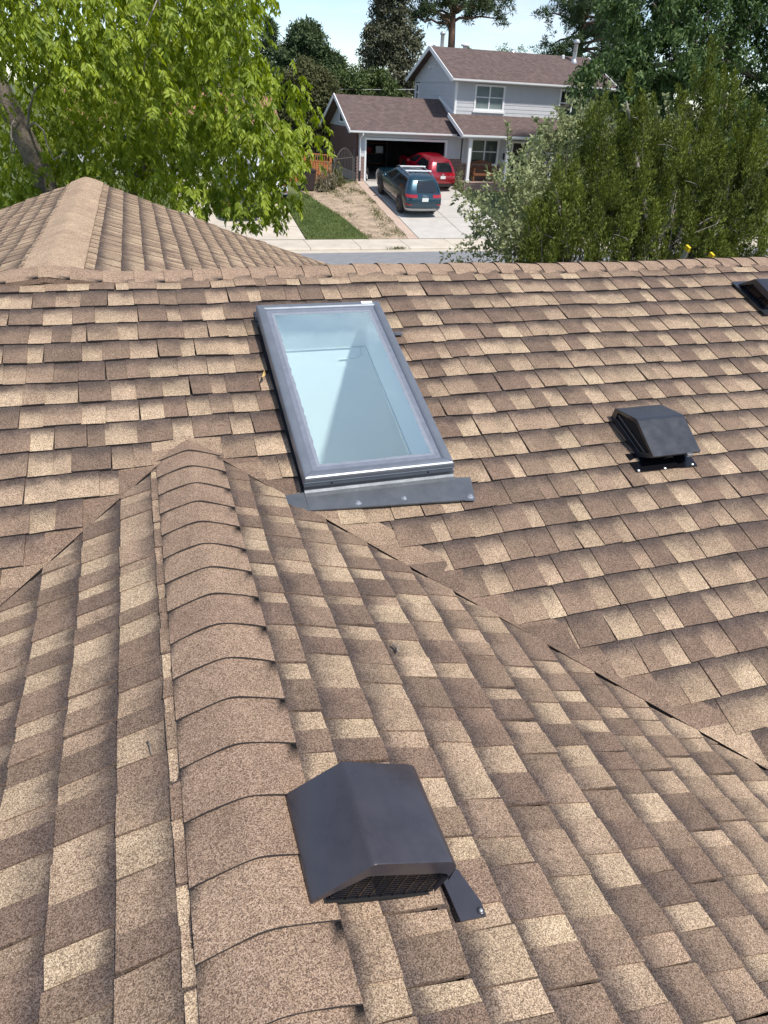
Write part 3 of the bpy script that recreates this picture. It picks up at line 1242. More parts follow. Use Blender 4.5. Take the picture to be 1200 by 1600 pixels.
for (x_, s_, r_) in ((0.705, 1.822, 0.011), (0.905, 1.826, 0.010), (1.196, 1.862, 0.012)):
    m = MB()
    c = np.array(SM(x_, s_, 0.0155))
    up = np.array(SM(0, 0, 1)) - np.array(SM(0, 0, 0))
    e1 = np.array([1.0, 0, 0])
    e2 = np.cross(up, e1)
    rings = [(1.25, 0.0), (1.15, 0.2), (0.75, 0.42), (0.62, 0.45), (0.55, 0.75), (0.2, 0.85)]
    vs = []
    for rr, hh in rings:
        for j in range(10):
            a = j * math.pi / 5
            q = 1 + 0.16 * math.sin(3 * a + x_ * 40) * (rr > 1)
            vs.append(c + r_ * rr * q * (math.cos(a) * e1 + math.sin(a) * e2) + up * r_ * hh)
    fs = []
    for i in range(len(rings) - 1):
        for j in range(10):
            fs.append((i * 10 + j, i * 10 + (j + 1) % 10, (i + 1) * 10 + (j + 1) % 10, (i + 1) * 10 + j))
    fs.append(tuple(range(50, 60)))
    m.add(vs, fs)
    m.build('screw', M['sealant'], sk, smooth=True)
# two little cover screws in the front skirt and the maker's plate
for x_ in (0.61, 1.035):
    m = MB()
    c = SM(x_, SS1 + 0.0005, 0.059)
    m.lathe((c[0], c[1] - 0.0015, c[2]), [(0.0045, 0.003), (0.0045, 0.0), (0.002, -0.001)], n=8, axis='y')
    m.build('cover_screw', M['black_gap'], sk)
m = MB().box((1.045, SS0 + 0.008, 0.1016), (1.105, SS0 + 0.030, 0.1032), fr=SM)
m.build('maker_plate', M['plate'], sk)
# shaft below the glass: square collar, then flared drywall
x0, x1, s0, s1 = SX0 + 0.062, SX1 - 0.062, SS0 + 0.058, SS1 - 0.058
JH = -0.150
col_t = [(x0, s0), (x1, s0), (x1, s1), (x0, s1)]
def down(p, dz):
    return (p[0], p[1], p[2] - dz)
m = MB()
T = [SM(a, b2, 0.086) for a, b2 in col_t]
B_ = [SM(a, b2, JH) for a, b2 in col_t]
for i in range(4):
    j = (i + 1) % 4
    m.quad(T[i], T[j], B_[j], B_[i])
for i in range(4):      # close the strip between curb and collar
    j = (i + 1) % 4
    o0 = [(CX0, CS0), (CX1, CS0), (CX1, CS1), (CX0, CS1)]
    m.quad(SM(*o0[i], 0.085), SM(*o0[j], 0.085), SM(*col_t[j], 0.0862), SM(*col_t[i], 0.0862))
m.build('shaft_collar', M['shaft_white'], sk)
FL = 0.42
DZ = 1.15
Bn = [np.array(SM(x0, s0, JH - 0.001)), np.array(SM(x1, s0, JH - 0.001)), np.array(SM(x1, s1, JH - 0.001)), np.array(SM(x0, s1, JH - 0.001))]
C_ = [Bn[0] + (-FL * DZ, 0.0, -DZ), Bn[1] + (FL * DZ, 0.0, -DZ), Bn[2] + (FL * DZ, -0.5, -DZ + 0.35), Bn[3] + (-FL * DZ, -0.5, -DZ + 0.35)]
m = MB()
for i in range(4):
    j = (i + 1) % 4
    m.quad(Bn[i], Bn[j], C_[j], C_[i])
m.build('flared_shaft', M['shaft_white'], sk)
m = MB().quad(*[c + (0, 0, 0.001) for c in C_])
m.build('shaft_floor', M['shaft_white'], sk)
m = MB()
off = np.array([0, -0.004, 0.0])
a, b2 = Bn[0] + off + (0, 0, -0.002), Bn[1] + off + (0, 0, -0.002)
m.bar(a, b2, 0.004, 0.003)
pa = Bn[1] + off + (-0.030, 0, -0.002)
m.bar(pa, pa + (0.01, 0, -0.045), 0.0035, 0.003)
m.bar(pa + (0.01, 0, -0.045), pa + (-0.015, 0, -0.062), 0.0035, 0.003)
m.bar(pa + (-0.015, 0, -0.062), pa + (-0.12, 0, -0.066), 0.003, 0.003)
m.build('drywall_seam', M['seam'], sk)
m = MB()
d_ = unit(C_[2] - Bn[2])
q0, q1 = np.array(SM(x1 - 0.003, s0 + 0.012, JH + 0.01)), np.array(SM(x1 - 0.003, s1 - 0.012, JH + 0.01))
m.bar(q0, q1, 0.003, 0.004)
m.build('drywall_seam', M['seam'], sk)

# ================================================================== roof vents
def slant_vent(name, fr, a0, b0, b1, metal, label, scale=1.0, flange=True):
    """fr(b, a, h): slope frame. a runs downhill; the louvred face looks towards -b"""
    org = np.array(fr((b0 + b1) / 2, a0 + 0.15, 0))
    t = thing(name, org, label, 'roof vent', 'slant back roof vents')
    P_ = [(0.0, 0.006), (0.0, 0.016), (0.094, 0.091), (0.100, 0.0945), (0.107, 0.0955), (0.280, 0.0905), (0.296, 0.0875), (0.306, 0.080), (0.311, 0.069), (0.308, 0.057), (0.292, 0.012)]
    P_ = [(a0 + p * 0.935, h * 1.24) for p, h in P_]
    m = MB()
    eps = 0.004
    rows = [(b0, 0.0), (b0 + 0.0025, 0.0012), (b1 - 0.0025, 0.0012), (b1, 0.0)]
    n = len(P_)
    for bb, dh in rows:
        m.v += [fr(bb, a_, h_ + dh) for a_, h_ in P_]
    for r_ in range(len(rows) - 1):
        for i in range(n - 1):
            m.f.append((r_ * n + i, r_ * n + i + 1, (r_ + 1) * n + i + 1, (r_ + 1) * n + i))
            m.m.append(0)
    m.poly([fr(b1, a_, h_) for a_, h_ in P_])
    o = m.build('hood', metal, t)
    smooth_by_angle(o, 50)
    # downturned front lip: follows the top profile, plain band
    m = MB()
    top = [p for p in P_[1:10]]
    low = []
    for a_, h_ in top:
        low.append((a_, max(0.010, h_ - 0.036)))
    low[0] = (a0 + 0.004, 0.010)
    low[-1] = (P_[9][0] - 0.004, P_[9][1] - 0.012)
    for i in range(len(top) - 1):
        m.quad(fr(b0 + 0.0006, *top[i]), fr(b0 + 0.0006, *top[i + 1]), fr(b0 + 0.0006, *low[i + 1]), fr(b0 + 0.0006, *low[i]))
        m.quad(fr(b0 + 0.0006, *low[i]), fr(b0 + 0.0006, *low[i + 1]), fr(b0 + 0.012, *low[i + 1]), fr(b0 + 0.012, *low[i]))
    m.build('front_lip', metal, t)
    # recessed louvre
    gx0, gx1 = a0 + 0.05, a0 + 0.278
    htop = 0.078
    m = MB().quad(fr(b0 + 0.022, a0 + 0.012, 0.004), fr(b0 + 0.022, gx1, 0.004), fr(b0 + 0.022, gx1 + 0.004, 0.090), fr(b0 + 0.022, a0 + 0.09, 0.090))
    m.build('louvre_back', M['black_gap'], t)
    m = MB()
    ns = 11
    for i in range(ns):
        h_ = 0.006 + (htop - 0.006) * (i + 0.5) / ns
        lo = a0 + 0.030 + 0.050 * (h_ / htop)
        hi = a0 + 0.270 + 0.012 * h_ / htop
        th = 0.0011
        m.add([fr(b0 + 0.006, lo, h_ - th), fr(b0 + 0.006, hi, h_ - th), fr(b0 + 0.016, hi, h_ + 0.003), fr(b0 + 0.016, lo, h_ + 0.003),
               fr(b0 + 0.006, lo, h_ + th), fr(b0 + 0.006, hi, h_ + th), fr(b0 + 0.016, hi, h_ + 0.0048), fr(b0 + 0.016, lo, h_ + 0.0048)],
              [(0, 1, 2, 3), (4, 5, 6, 7), (0, 1, 5, 4), (2, 3, 7, 6)])
    for i in range(8):
        a_ = a0 + 0.072 + 0.0262 * i
        m.quad(fr(b0 + 0.0052, a_, 0.005), fr(b0 + 0.0052, a_ + 0.0035, 0.005), fr(b0 + 0.0052, a_ + 0.0155, htop), fr(b0 + 0.0052, a_ + 0.012, htop))
    m.build('louvre_slats', M['gloss_black'], t, kind='stuff')
    m = MB().box((b0 + 0.001, a0 + 0.03, 0.0), (b0 + 0.020, a0 + 0.276, 0.007), fr=fr)
    m.build('sill_strip', M['black_gap'], t)
    if flange:
        m = MB().prism([fr(b_, a_, 0.0175) for b_, a_ in ((b0 + 0.055, a0 + 0.300), (b0 + 0.045, a0 + 0.350), (b0 - 0.030, a0 + 0.374), (b0 - 0.060, a0 + 0.371), (b0 - 0.065, a0 + 0.306), (b0 - 0.008, a0 + 0.304))],
                       np.array(fr(0, 0, -0.004)) - np.array(fr(0, 0, 0)))
        m.build('flange', metal, t)
        c = np.array(fr(b0 - 0.050, a0 + 0.362, 0.0178))
        for nm, rr, hh, mm in (('washer', 0.0085, 0.004, metal), ('screw_head', 0.0045, 0.007, M['zinc'])):
            m = MB().lathe(c, [(rr, 0), (rr, hh * 0.7), (rr * 0.6, hh)], n=10)
            m.build(nm, mm, t, smooth=True)
    else:
        m = MB().prism([fr(b_, a_, 0.0165) for b_, a_ in ((b0 - 0.03, a0 - 0.04), (b0 - 0.03, a0 + 0.33), (b1 + 0.05, a0 + 0.33), (b1 + 0.05, a0 - 0.04))],
                       np.array(fr(0, 0, -0.004)) - np.array(fr(0, 0, 0)))
        m.build('flange', metal, t)
    return t


def VN(b, a, h):
    return SWR(b, a, h + 0.004)


slant_vent('roof_vent', VN, 0.082, 0.718, 0.962, M['brown_metal'], 'large dark brown slant back vent beside the near ridge in the foreground')


def VT(b, a, h):
    return SM(b, a, h + 0.006)


slant_vent('roof_vent', VT, 3.708 - 3.708 + 0.365, 3.700, 3.99, M['black_metal'], 'black louvred vent cut off by the right edge just below the main ridge', flange=False)

# hooded exhaust vent
t = thing('exhaust_vent', SM(2.24, 1.6, 0), 'black hooded exhaust vent on a flat base plate, right of the skylight', 'roof vent', None)
X0, X1 = 2.118, 2.385
side = [(1.466, 0.012), (1.462, 0.070), (1.622, 0.142), (1.822, 0.092), (1.820, 0.082), (1.742, 0.010)]
m = MB()
tp = [(1.466, 0.012), (1.462, 0.070), (1.470, 0.0755), (1.612, 0.1395), (1.622, 0.142), (1.632, 0.1405), (1.822, 0.092)]
for (sa, ha), (sb, hb) in zip(tp, tp[1:]):
    m.quad(SM(X0, sa, ha), SM(X1, sa, ha), SM(X1, sb, hb), SM(X0, sb, hb))
m.quad(SM(X0, 1.822, 0.092), SM(X1, 1.822, 0.092), SM(X1, 1.819, 0.080), SM(X0, 1.819, 0.080))
m.quad(SM(X0, 1.819, 0.080), SM(X1, 1.819, 0.080), SM(X1, 1.812, 0.080), SM(X0, 1.812, 0.080))
o = m.build('hood', M['black_metal'], t)
smooth_by_angle(o, 30)
for xx, inn in ((X0, 1), (X1, -1)):
    m = MB()
    cs, ch = 1.63, 0.07
    inner = [(cs + (s_ - cs) * 0.82, ch + (h_ - ch) * 0.74) for s_, h_ in side]
    for i in range(len(side)):
        j = (i + 1) % len(side)
        m.quad(SM(xx, *side[i]), SM(xx, *side[j]), SM(xx + inn * 0.001, *inner[j]), SM(xx + inn * 0.001, *inner[i]))
    m.build('side_rim', M['black_metal'], t)
    m = MB().poly([SM(xx + inn * 0.014, *p) for p in side])
    m.build('side_panel', M['black_gap'], t)
m = MB()
for (p, q) in (((1.49, 0.030), (1.735, 0.030)), ((1.50, 0.058), (1.775, 0.058))):
    m.bar(SM(X0 + 0.006, *p), SM(X0 + 0.006, *q), 0.004, 0.003)
m.build('damper_rod', M['frame_metal'], t)
m = MB().prism([SM(x_, s_, 0.0160) for x_, s_ in ((2.058, 1.72), (2.400, 1.72), (2.396, 1.846), (2.054, 1.838))], np.array(SM(0, 0, -0.004)) - np.array(SM(0, 0, 0)))
m.build('base_plate', M['gloss_black'], t)
m = MB()
m.box((2.155, 1.49, 0.012), (2.345, 1.735, 0.085), fr=SM)
m.build('neck', M['black_gap'], t)
m = MB().box((2.315, 1.800, 0.070), (2.345, 1.828, 0.082), fr=SM)
m.build('latch_tab', M['zinc'], t)
for x_, s_ in ((2.068, 1.832), (2.212, 1.838), (2.372, 1.834)):
    c = SM(x_, s_, 0.016)
    m = MB().lathe(c, [(0.008, 0), (0.008, 0.003), (0.004, 0.006)], n=8)
    m.build('screw', M['zinc'], t)

# small things lying on the roof
def curl_leaf(name, c, d, ln, wd, mt, label, cat):
    m = MB()
    d = unit(np.array(d, float))
    s = unit(np.cross(d, [0, 0.3, 1]))
    u = np.cross(s, d)
    rows = []
    for i, (t_, w_) in enumerate(((0, 0.05), (0.25, 0.8), (0.5, 1.0), (0.75, 0.7), (1.0, 0.03))):
        p = np.array(c) + d * ln * (t_ - 0.5) + u * (0.006 + 0.010 * (t_ - 0.5) ** 2 * 4)
        rows.append([p - s * wd * w_ / 2 + u * wd * 0.25, p, p + s * wd * w_ / 2 + u * wd * 0.25])
    k = 0
    for i in range(4):
        for j in range(2):
            m.quad(rows[i][j], rows[i][j + 1], rows[i + 1][j + 1], rows[i + 1][j])
    tag(m.build(name, mt, smooth=True), label, cat)


curl_leaf('fallen_leaf', SM(0.458, 0.985, 0.018), (0.35, 0.9, 0.35), 0.055, 0.016, M['dry_leaf'], 'dry tan leaf lying beside the left side of the skylight', 'leaf')
m = MB().tube([SWL(0.0 + 1.235, 0.212, 0.014), SWL(1.215, 0.205, 0.015), SWL(1.190, 0.203, 0.013)], [0.002, 0.0025, 0.0015], n=5)
tag(m.build('twig', M['bark'], smooth=True), 'thin dark twig lying on the shingles left of the near ridge', 'twig')
m = MB().box((1.150, 0.693, 0.014), (1.222, 0.712, 0.017), fr=SM)
m.box((1.195, 0.690, 0.0172), (1.238, 0.716, 0.0195), fr=SM)
tag(m.build('metal_clip', M['apron_metal']), 'small grey metal clip sticking out at the right side of the skylight', 'clip')
for q, (x_, s_, dx, ds) in enumerate(((2.38, 2.29, 0.02, 0.018), (2.56, 2.86, 0.012, 0.03))):
    m = MB().tube([SM(x_, s_, 0.012), SM(x_ + dx * 0.5, s_ + ds * 0.6, 0.014), SM(x_ + dx, s_ + ds, 0.012)], [0.0018, 0.0022, 0.0012], n=5)
    tag(m.build('twig', M['bark']), ['tiny dark twig on the tan shingles right of the valley', 'tiny forked twig on the shingles near the lower right valley'][q], 'twig')
m = MB().tube([SWR(1.52, 0.545, 0.017), SWR(1.50, 0.555, 0.019), SWR(1.487, 0.548, 0.016)], [0.004, 0.007, 0.003], n=6)
tag(m.build('debris_bit', M['bark']), 'small dark bit of debris on the wing slope below the skylight', 'debris')

# ladder leaning on the far eave
t = thing('ladder', (8.1, 10.2, 0.85), 'aluminium ladder with yellow tips showing just above the main ridge at right', 'ladder')
def LP(u, k):
    a = np.array([7.88, 10.25, 0.85])
    b2 = np.array([7.80, 9.02, 4.30])
    p = a + (b2 - a) * u
    return p + np.array([0.50 * k, 0.02 * k, -0.115 * k * u])
for k in (0, 1):
    m = MB().bar(LP(0, k), LP(0.984, k), 0.032, 0.085, up=(0, 1, 0.35))
    m.build('rail', M['alu'], t)
    m = MB().bar(LP(0.981, k), LP(1.0, k), 0.040, 0.093, up=(0, 1, 0.35))
    m.build('rail_cap', M['yellow'], t)
for i in range(12):
    u_ = 0.06 + i * 0.078
    m = MB().tube([LP(u_, 0), LP(u_, 1)], 0.017, n=8)
    m.build('rung', M['alu'], t)

# ================================================================== two-storey house across the street
hs = thing('two_storey_house', (20.0, 46.0, 1.77), 'pale grey two-storey house with mauve brown roofs and an open garage across the street', 'house')
GX0, GX1, FY = 12.28, 18.5, 43.3
GZ = 1.77


def siding(m, org, u, width, z0, z1, nrm, holes=(), exp=0.205, lim=None):
    """lap boards as real wedges; holes: (u0,u1,z0,z1); lim(z) -> (u_lo,u_hi)"""
    org = np.array(org, float)
    u = np.array(u, float)
    nrm = np.array(nrm, float)
    z = z0
    while z < z1 - 1e-3:
        zt = min(z + exp, z1)
        spans = [(0.0, width)]
        for (a, b2, c, d2) in holes:
            if c < zt - 0.01 and d2 > z + 0.01:
                nn = []
                for (p, q) in spans:
                    if b2 <= p or a >= q:
                        nn.append((p, q))
                        continue
                    if a > p:
                        nn.append((p, a))
                    if b2 < q:
                        nn.append((b2, q))
                spans = nn
        for (p, q) in spans:
            pb, qb, pt, qt = p, q, p, q
            if lim:
                l0, l1 = lim(z), lim(zt)
                pb, qb, pt, qt = max(p, l0[0]), min(q, l0[1]), max(p, l1[0]), min(q, l1[1])
                if qb - pb < 0.02:
                    continue
                if qt < pt:
                    pt = qt = (pt + qt) / 2
            A = org + u * pb + (0, 0, z) + nrm * 0.018
            B = org + u * qb + (0, 0, z) + nrm * 0.018
            Cc = org + u * qt + (0, 0, zt) + nrm * 0.003
            Dd = org + u * pt + (0, 0, zt) + nrm * 0.003
            m.quad(A, B, Cc, Dd)
            m.quad(A - nrm * 0.018, B - nrm * 0.018, B, A)
        z = zt
    return m


# --- garage block walls
m = MB()
siding(m, (GX0 + 0.1, FY, GZ), (1, 0, 0), 0.42, 1.3, 2.60, (0, -1, 0))
siding(m, (17.92, FY, GZ), (1, 0, 0), 0.9, 1.3, 2.60, (0, -1, 0))
siding(m, (12.80, FY, GZ), (1, 0, 0), 5.12, 2.31, 2.60, (0, -1, 0))
m.build('siding', M['siding'], hs)
m = MB()
m.box((GX0, FY - 0.03, GZ + 0.12), (12.72, FY + 0.2, GZ + 1.30))
m.build('brick_wainscot', M['brick_front'], hs)
m = MB()
m.box((17.93, FY - 0.03, GZ + 0.12), (18.9, FY + 0.2, GZ + 1.30))
m.build('brick_wainscot', M['brick_front'], hs)
m = MB()
m.box((GX0 - 0.005, FY - 0.05, GZ - 0.3), (12.72, FY + 0.2, GZ + 0.119))
m.box((17.93, FY - 0.05, GZ - 0.3), (18.9, FY + 0.2, GZ + 0.119))
m.build('foundation', M['concrete_pink'], hs)
m = MB()
m.box((12.74, FY - 0.035, GZ), (12.85, FY + 0.15, GZ + 2.29))
m.box((17.80, FY - 0.035, GZ), (17.91, FY + 0.15, GZ + 2.29))
m.box((12.85, FY - 0.034, GZ + 2.17), (17.80, FY + 0.15, GZ + 2.288))
m.build('garage_door_frame', M['white_paint'], hs)
# left side wall: brick up to the eave, siding in the gable
GY1 = 49.8
m = MB()
m.box((GX0 - 0.001, FY + 0.2, GZ + 0.45), (GX0 + 0.2, GY1, GZ + 2.72))
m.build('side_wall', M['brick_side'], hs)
m = MB().box((GX0 - 0.02, FY + 0.15, GZ - 0.3), (GX0 + 0.2, GY1, GZ + 0.449))
m.build('side_foundation', M['concrete'], hs)
GR_Y, GR_Z = 46.55, 6.14
def glim(z):
    hh = (GR_Z - 0.12 - z) / 0.467
    return (GR_Y - hh - FY, GR_Y + hh - FY)
m = siding(MB(), (GX0, FY, 0), (0, 1, 0), GY1 - FY, GZ + 2.72, GR_Z - 0.1, (-1, 0, 0), lim=glim)
m.build('gable_siding', M['siding'], hs)
wn = MB()
for (ya, yb2, za, zb) in ((46.1, 46.2, 4.66, 5.5), (47.2, 47.3, 4.66, 5.5), (46.2, 47.2, 5.41, 5.5), (46.2, 47.2, 4.66, 4.74)):
    wn.box((GX0 - 0.06, ya, za), (GX0 - 0.02, yb2, zb))
wo_ = wn.build('gable_window', M['white_paint'], hs)
MB().quad((GX0 - 0.03, 46.2, 4.74), (GX0 - 0.03, 47.2, 4.74), (GX0 - 0.03, 47.2, 5.41), (GX0 - 0.03, 46.2, 5.41)).build('pane', M['window_glass'], wo_)
# garage inside
m = MB()
m.quad((12.5, FY + 0.2, GZ + 0.01), (18.4, FY + 0.2, GZ + 0.01), (18.4, 49.6, GZ + 0.01), (12.5, 49.6, GZ + 0.01))
m.build('garage_floor', M['concrete'], hs)
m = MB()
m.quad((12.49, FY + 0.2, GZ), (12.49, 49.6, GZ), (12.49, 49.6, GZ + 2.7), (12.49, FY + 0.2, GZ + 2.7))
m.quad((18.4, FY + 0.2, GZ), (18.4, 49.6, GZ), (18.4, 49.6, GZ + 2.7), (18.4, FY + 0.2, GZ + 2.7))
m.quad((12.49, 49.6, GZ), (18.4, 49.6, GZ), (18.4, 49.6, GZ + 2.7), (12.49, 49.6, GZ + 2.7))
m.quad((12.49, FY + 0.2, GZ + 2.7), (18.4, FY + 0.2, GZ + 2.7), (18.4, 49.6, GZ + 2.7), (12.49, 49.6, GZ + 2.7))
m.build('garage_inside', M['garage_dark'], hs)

# --- roofs (thick slabs)
def slab(m, a, b2, c, d2, t=0.10):
    p = [np.array(q, float) for q in (a, b2, c, d2)]
    return m.prism(p, (0, 0, -t))
EY = FY - 0.45
gs = 0.467
ez = GR_Z - gs * (GR_Y - EY)
m = MB()
slab(m, (11.72, EY, ez), (18.48, EY, ez), (18.48, GR_Y, GR_Z), (11.72, GR_Y, GR_Z))
slab(m, (11.72, GR_Y, GR_Z), (18.48, GR_Y, GR_Z), (18.48, 2 * GR_Y - EY, ez), (11.72, 2 * GR_Y - EY, ez))
m.build('garage_roof', M['roof_far'], hs)
m = MB()
m.bar((11.70, EY - 0.02, ez - 0.06), (11.70, GR_Y, GR_Z - 0.06), 0.05, 0.20)
m.bar((11.70, GR_Y, GR_Z - 0.06), (11.70, 2 * GR_Y - EY, ez - 0.06), 0.05, 0.20)
m.build('rake_board', M['white_paint'], hs)
m = MB()
m.box((11.72, EY + 0.02, ez - 0.125), (12.28, FY, ez - 0.105))
m.box((12.28, EY + 0.02, ez - 0.125), (18.3, FY - 0.02, ez - 0.105))
m.build('soffit', M['siding'], hs)
m = MB().prism([(11.66, EY + 0.0, ez - 0.015), (11.66, EY - 0.12, ez - 0.005), (11.66, EY - 0.11, ez - 0.09), (11.66, EY - 0.07, ez - 0.125), (11.66, EY, ez - 0.125)], (6.60, 0, 0))
m.build('gutter', M['white_paint'], hs)
m = MB()
m.tube([(12.5, EY - 0.06, ez - 0.10), (12.5, EY - 0.06, ez - 0.2), (12.46, FY - 0.08, ez - 0.42), (12.46, FY - 0.08, GZ + 0.55)], 0.042, n=8)
m.build('downspout', M['white_paint'], hs)
m = MB().tube([(12.46, FY - 0.085, GZ + 0.56), (12.46, FY - 0.085, GZ + 0.02)], 0.05, n=8)
m.build('downspout_boot', M['cladding'], hs)

# --- tower
TX0, TX1, TY0, TY1 = 18.5, 28.8, 44.05, 51.25
TR_Y, TR_Z, ts = 47.65, 8.93, 0.42
TEY = TY0 - 0.47
tez = TR_Z - ts * (TR_Y - TEY)
zt_top = tez - 0.06
w1 = (19.72, 21.72, 5.66, 7.02)
w2 = (25.45, 27.35, 5.52, 7.02)
pad = 0.0
m = siding(MB(), (TX0, TY0, 0), (1, 0, 0), TX1 - TX0, 5.40, zt_top, (0, -1, 0), holes=[(w1[0] - TX0, w1[1] - TX0, w1[2], w1[3]), (w2[0] - TX0, w2[1] - TX0, w2[2], w2[3])])
m.build('siding', M['siding'], hs)
def tlim(z):
    hh = (TR_Z - 0.12 - z) / ts
    return (TR_Y - hh - TY0, TR_Y + hh - TY0)
m = siding(MB(), (TX0, TY0, 0), (0, 1, 0), TY1 - TY0, 4.3, 7.06, (-1, 0, 0), holes=[(50.35 - TY0, 51.0 - TY0, 6.0, 7.0)])
siding(m, (TX0 - 0.01, TY0, 0), (0, 1, 0), TY1 - TY0, 7.13, TR_Z - 0.1, (-1, 0, 0), lim=tlim)
m.build('side_siding', M['siding'], hs)
m = MB()
m.box((TX0 - 0.03, TY0 - 0.03, 5.35), (TX0 + 0.10, TY0 + 0.01, zt_top))
m.box((TX0 - 0.03, TY0 + 0.01, 5.35), (TX0 + 0.01, TY0 + 0.10, zt_top))
m.build('corner_trim', M['white_paint'], hs)
m = MB().box((TX0 - 0.045, TY0 + 0.1, 7.06), (TX0 + 0.01, TY1, 7.13))
m.build('belt_trim', M['siding'], hs)
m = MB()
m.quad((TX1, TY0, GZ), (TX1, TY1, GZ), (TX1, TY1, 7.2), (TX1, TY0, 7.2))
m.quad((TX0, TY1, GZ), (TX1, TY1, GZ), (TX1, TY1, 7.2), (TX0, TY1, 7.2))
m.poly([(TX1, TY0, 7.2), (TX1, TY1, 7.2), (TX1, TR_Y, TR_Z - 0.1)])
m.build('rear_wall', M['siding'], hs)
m = MB()
slab(m, (TX0 - 0.48, TEY, tez), (TX1 + 0.45, TEY, tez), (TX1 + 0.45, TR_Y, TR_Z), (TX0 - 0.48, TR_Y, TR_Z))
slab(m, (TX0 - 0.48, TR_Y, TR_Z), (TX1 + 0.45, TR_Y, TR_Z), (TX1 + 0.45, 2 * TR_Y - TEY, tez), (TX0 - 0.48, 2 * TR_Y - TEY, tez))
rf = m.build('main_roof', M['roof_far'], hs)
m = MB()
for xx in (TX0 - 0.50, TX1 + 0.47):
    m = MB()
    m.bar((xx, TEY - 0.02, tez - 0.07), (xx, TR_Y, TR_Z - 0.07), 0.05, 0.22)
    m.bar((xx, TR_Y, TR_Z - 0.07), (xx, 2 * TR_Y - TEY, tez - 0.07), 0.05, 0.22)
    m.build('rake_board', M['white_paint'], hs)
m = MB().prism([(TX0 - 0.5, TEY, tez - 0.015), (TX0 - 0.5, TEY - 0.12, tez - 0.005), (TX0 - 0.5, TEY - 0.11, tez - 0.09), (TX0 - 0.5, TEY - 0.07, tez - 0.13), (TX0 - 0.5, TEY, tez - 0.13)], (TX1 - TX0 + 0.95, 0, 0))
m.build('gutter', M['white_paint'], hs)
m = MB().box((TX0 - 0.47, TEY + 0.02, tez - 0.15), (TX1 + 0.4, TY0 - 0.02, tez - 0.12))
m.build('soffit', M['siding'], hs)


def window(nm, x0, x1, z0, z1, y, glass_m, mull=1, rail=True, sill=True):
    m = MB()
    t = 0.11
    m.box((x0, y - 0.05, z0), (x0 + t, y + 0.06, z1))
    m.box((x1 - t, y - 0.05, z0), (x1, y + 0.06, z1))
    m.box((x0 + t, y - 0.049, z1 - t), (x1 - t, y + 0.06, z1))
    m.box((x0 + t, y - 0.049, z0), (x1 - t, y + 0.06, z0 + t))
    xs_ = [x0 + t + (x1 - x0 - 2 * t) * i / (mull + 1) for i in range(mull + 2)]
    for xx in xs_[1:-1]:
        m.box((xx - 0.035, y - 0.02, z0 + t), (xx + 0.035, y + 0.06, z1 - t))
    zm = (z0 + z1) / 2 + 0.02
    if rail:
        for xa, xb in zip(xs_, xs_[1:]):
            m.box((xa + 0.036, y - 0.005, zm - 0.025), (xb - 0.036, y + 0.055, zm + 0.025))
    if sill:
        m.box((x0 - 0.06, y - 0.09, z0 - 0.10), (x1 + 0.06, y + 0.02, z0 - 0.002))
    o = m.build(nm, M['white_paint'], hs)
    for xa, xb in zip(xs_, xs_[1:]):
        for za, zb in (((z0 + t, zm - 0.02), (zm + 0.02, z1 - t)) if rail else ((z0 + t, z1 - t),)):
            MB().quad((xa + 0.01, y + 0.03, za), (xb - 0.01, y + 0.03, za), (xb - 0.01, y + 0.03, zb), (xa + 0.01, y + 0.03, zb)).build('pane', glass_m, o)
    return o


window('window', *w1, TY0, M['window_blind'])
window('window', *w2, TY0, M['dark_glass'])
wn = MB()
for (ya, yb2, za, zb) in ((50.35, 50.46, 6.0, 7.0), (50.89, 51.0, 6.0, 7.0), (50.46, 50.89, 6.9, 7.0), (50.46, 50.89, 6.0, 6.1), (50.46, 50.89, 6.46, 6.53)):
    wn.box((TX0 - 0.05, ya, za), (TX0 + 0.05, yb2, zb))
wo_ = wn.build('window', M['white_paint'], hs)
for za, zb in ((6.1, 6.46), (6.53, 6.9)):
    MB().quad((TX0 + 0.01, 50.46, za), (TX0 + 0.01, 50.89, za), (TX0 + 0.01, 50.89, zb), (TX0 + 0.01, 50.46, zb)).build('pane', M['dark_glass'], wo_)
gv = MB()
gv.box((TX0 - 0.07, 47.50, 7.92), (TX0 - 0.03, 47.80, 8.56))
gv_o = gv.build('gable_vent', M['white_paint'], hs)
sl_ = MB()
for i in range(6):
    sl_.box((TX0 - 0.085, 47.55, 7.98 + 0.09 * i), (TX0 - 0.071, 47.75, 8.02 + 0.09 * i))
sl_.build('vent_slot', M['garage_dark'], gv_o)
m = MB().box((TX0 - 0.14, 48.35, 7.78), (TX0 - 0.03, 48.46, 7.92))
m.build('security_light', M['white_paint'], hs)

# --- porch
PEY, pez = 41.65, 4.46
PX0, PX1 = 18.15, 27.9
ps = (5.44 - pez) / (TY0 - PEY)
m = MB()
slab(m, (PX0, PEY, pez), (PX1, PEY, pez), (PX1, TY0, 5.44), (PX0, TY0, 5.44), 0.09)
m.build('porch_roof', M['roof_far'], hs)
m = MB()
m.bar((PX0 - 0.03, PEY - 0.03, pez - 0.07), (PX0 - 0.03, TY0 + 0.02, 5.44 - 0.07), 0.05, 0.22)
m.bar((TX0 - 0.04, TY0 - 0.1, 5.40), (TX0 - 0.04, GR_Y, GR_Z + 0.10), 0.04, 0.16)
m.build('rake_board', M['white_paint'], hs)
m = MB().prism([(PX0 - 0.05, PEY, pez - 0.015), (PX0 - 0.05, PEY - 0.12, pez - 0.005), (PX0 - 0.05, PEY - 0.11, pez - 0.10), (PX0 - 0.05, PEY - 0.07, pez - 0.16), (PX0 - 0.05, PEY, pez - 0.16)], (PX1 - PX0, 0, 0))
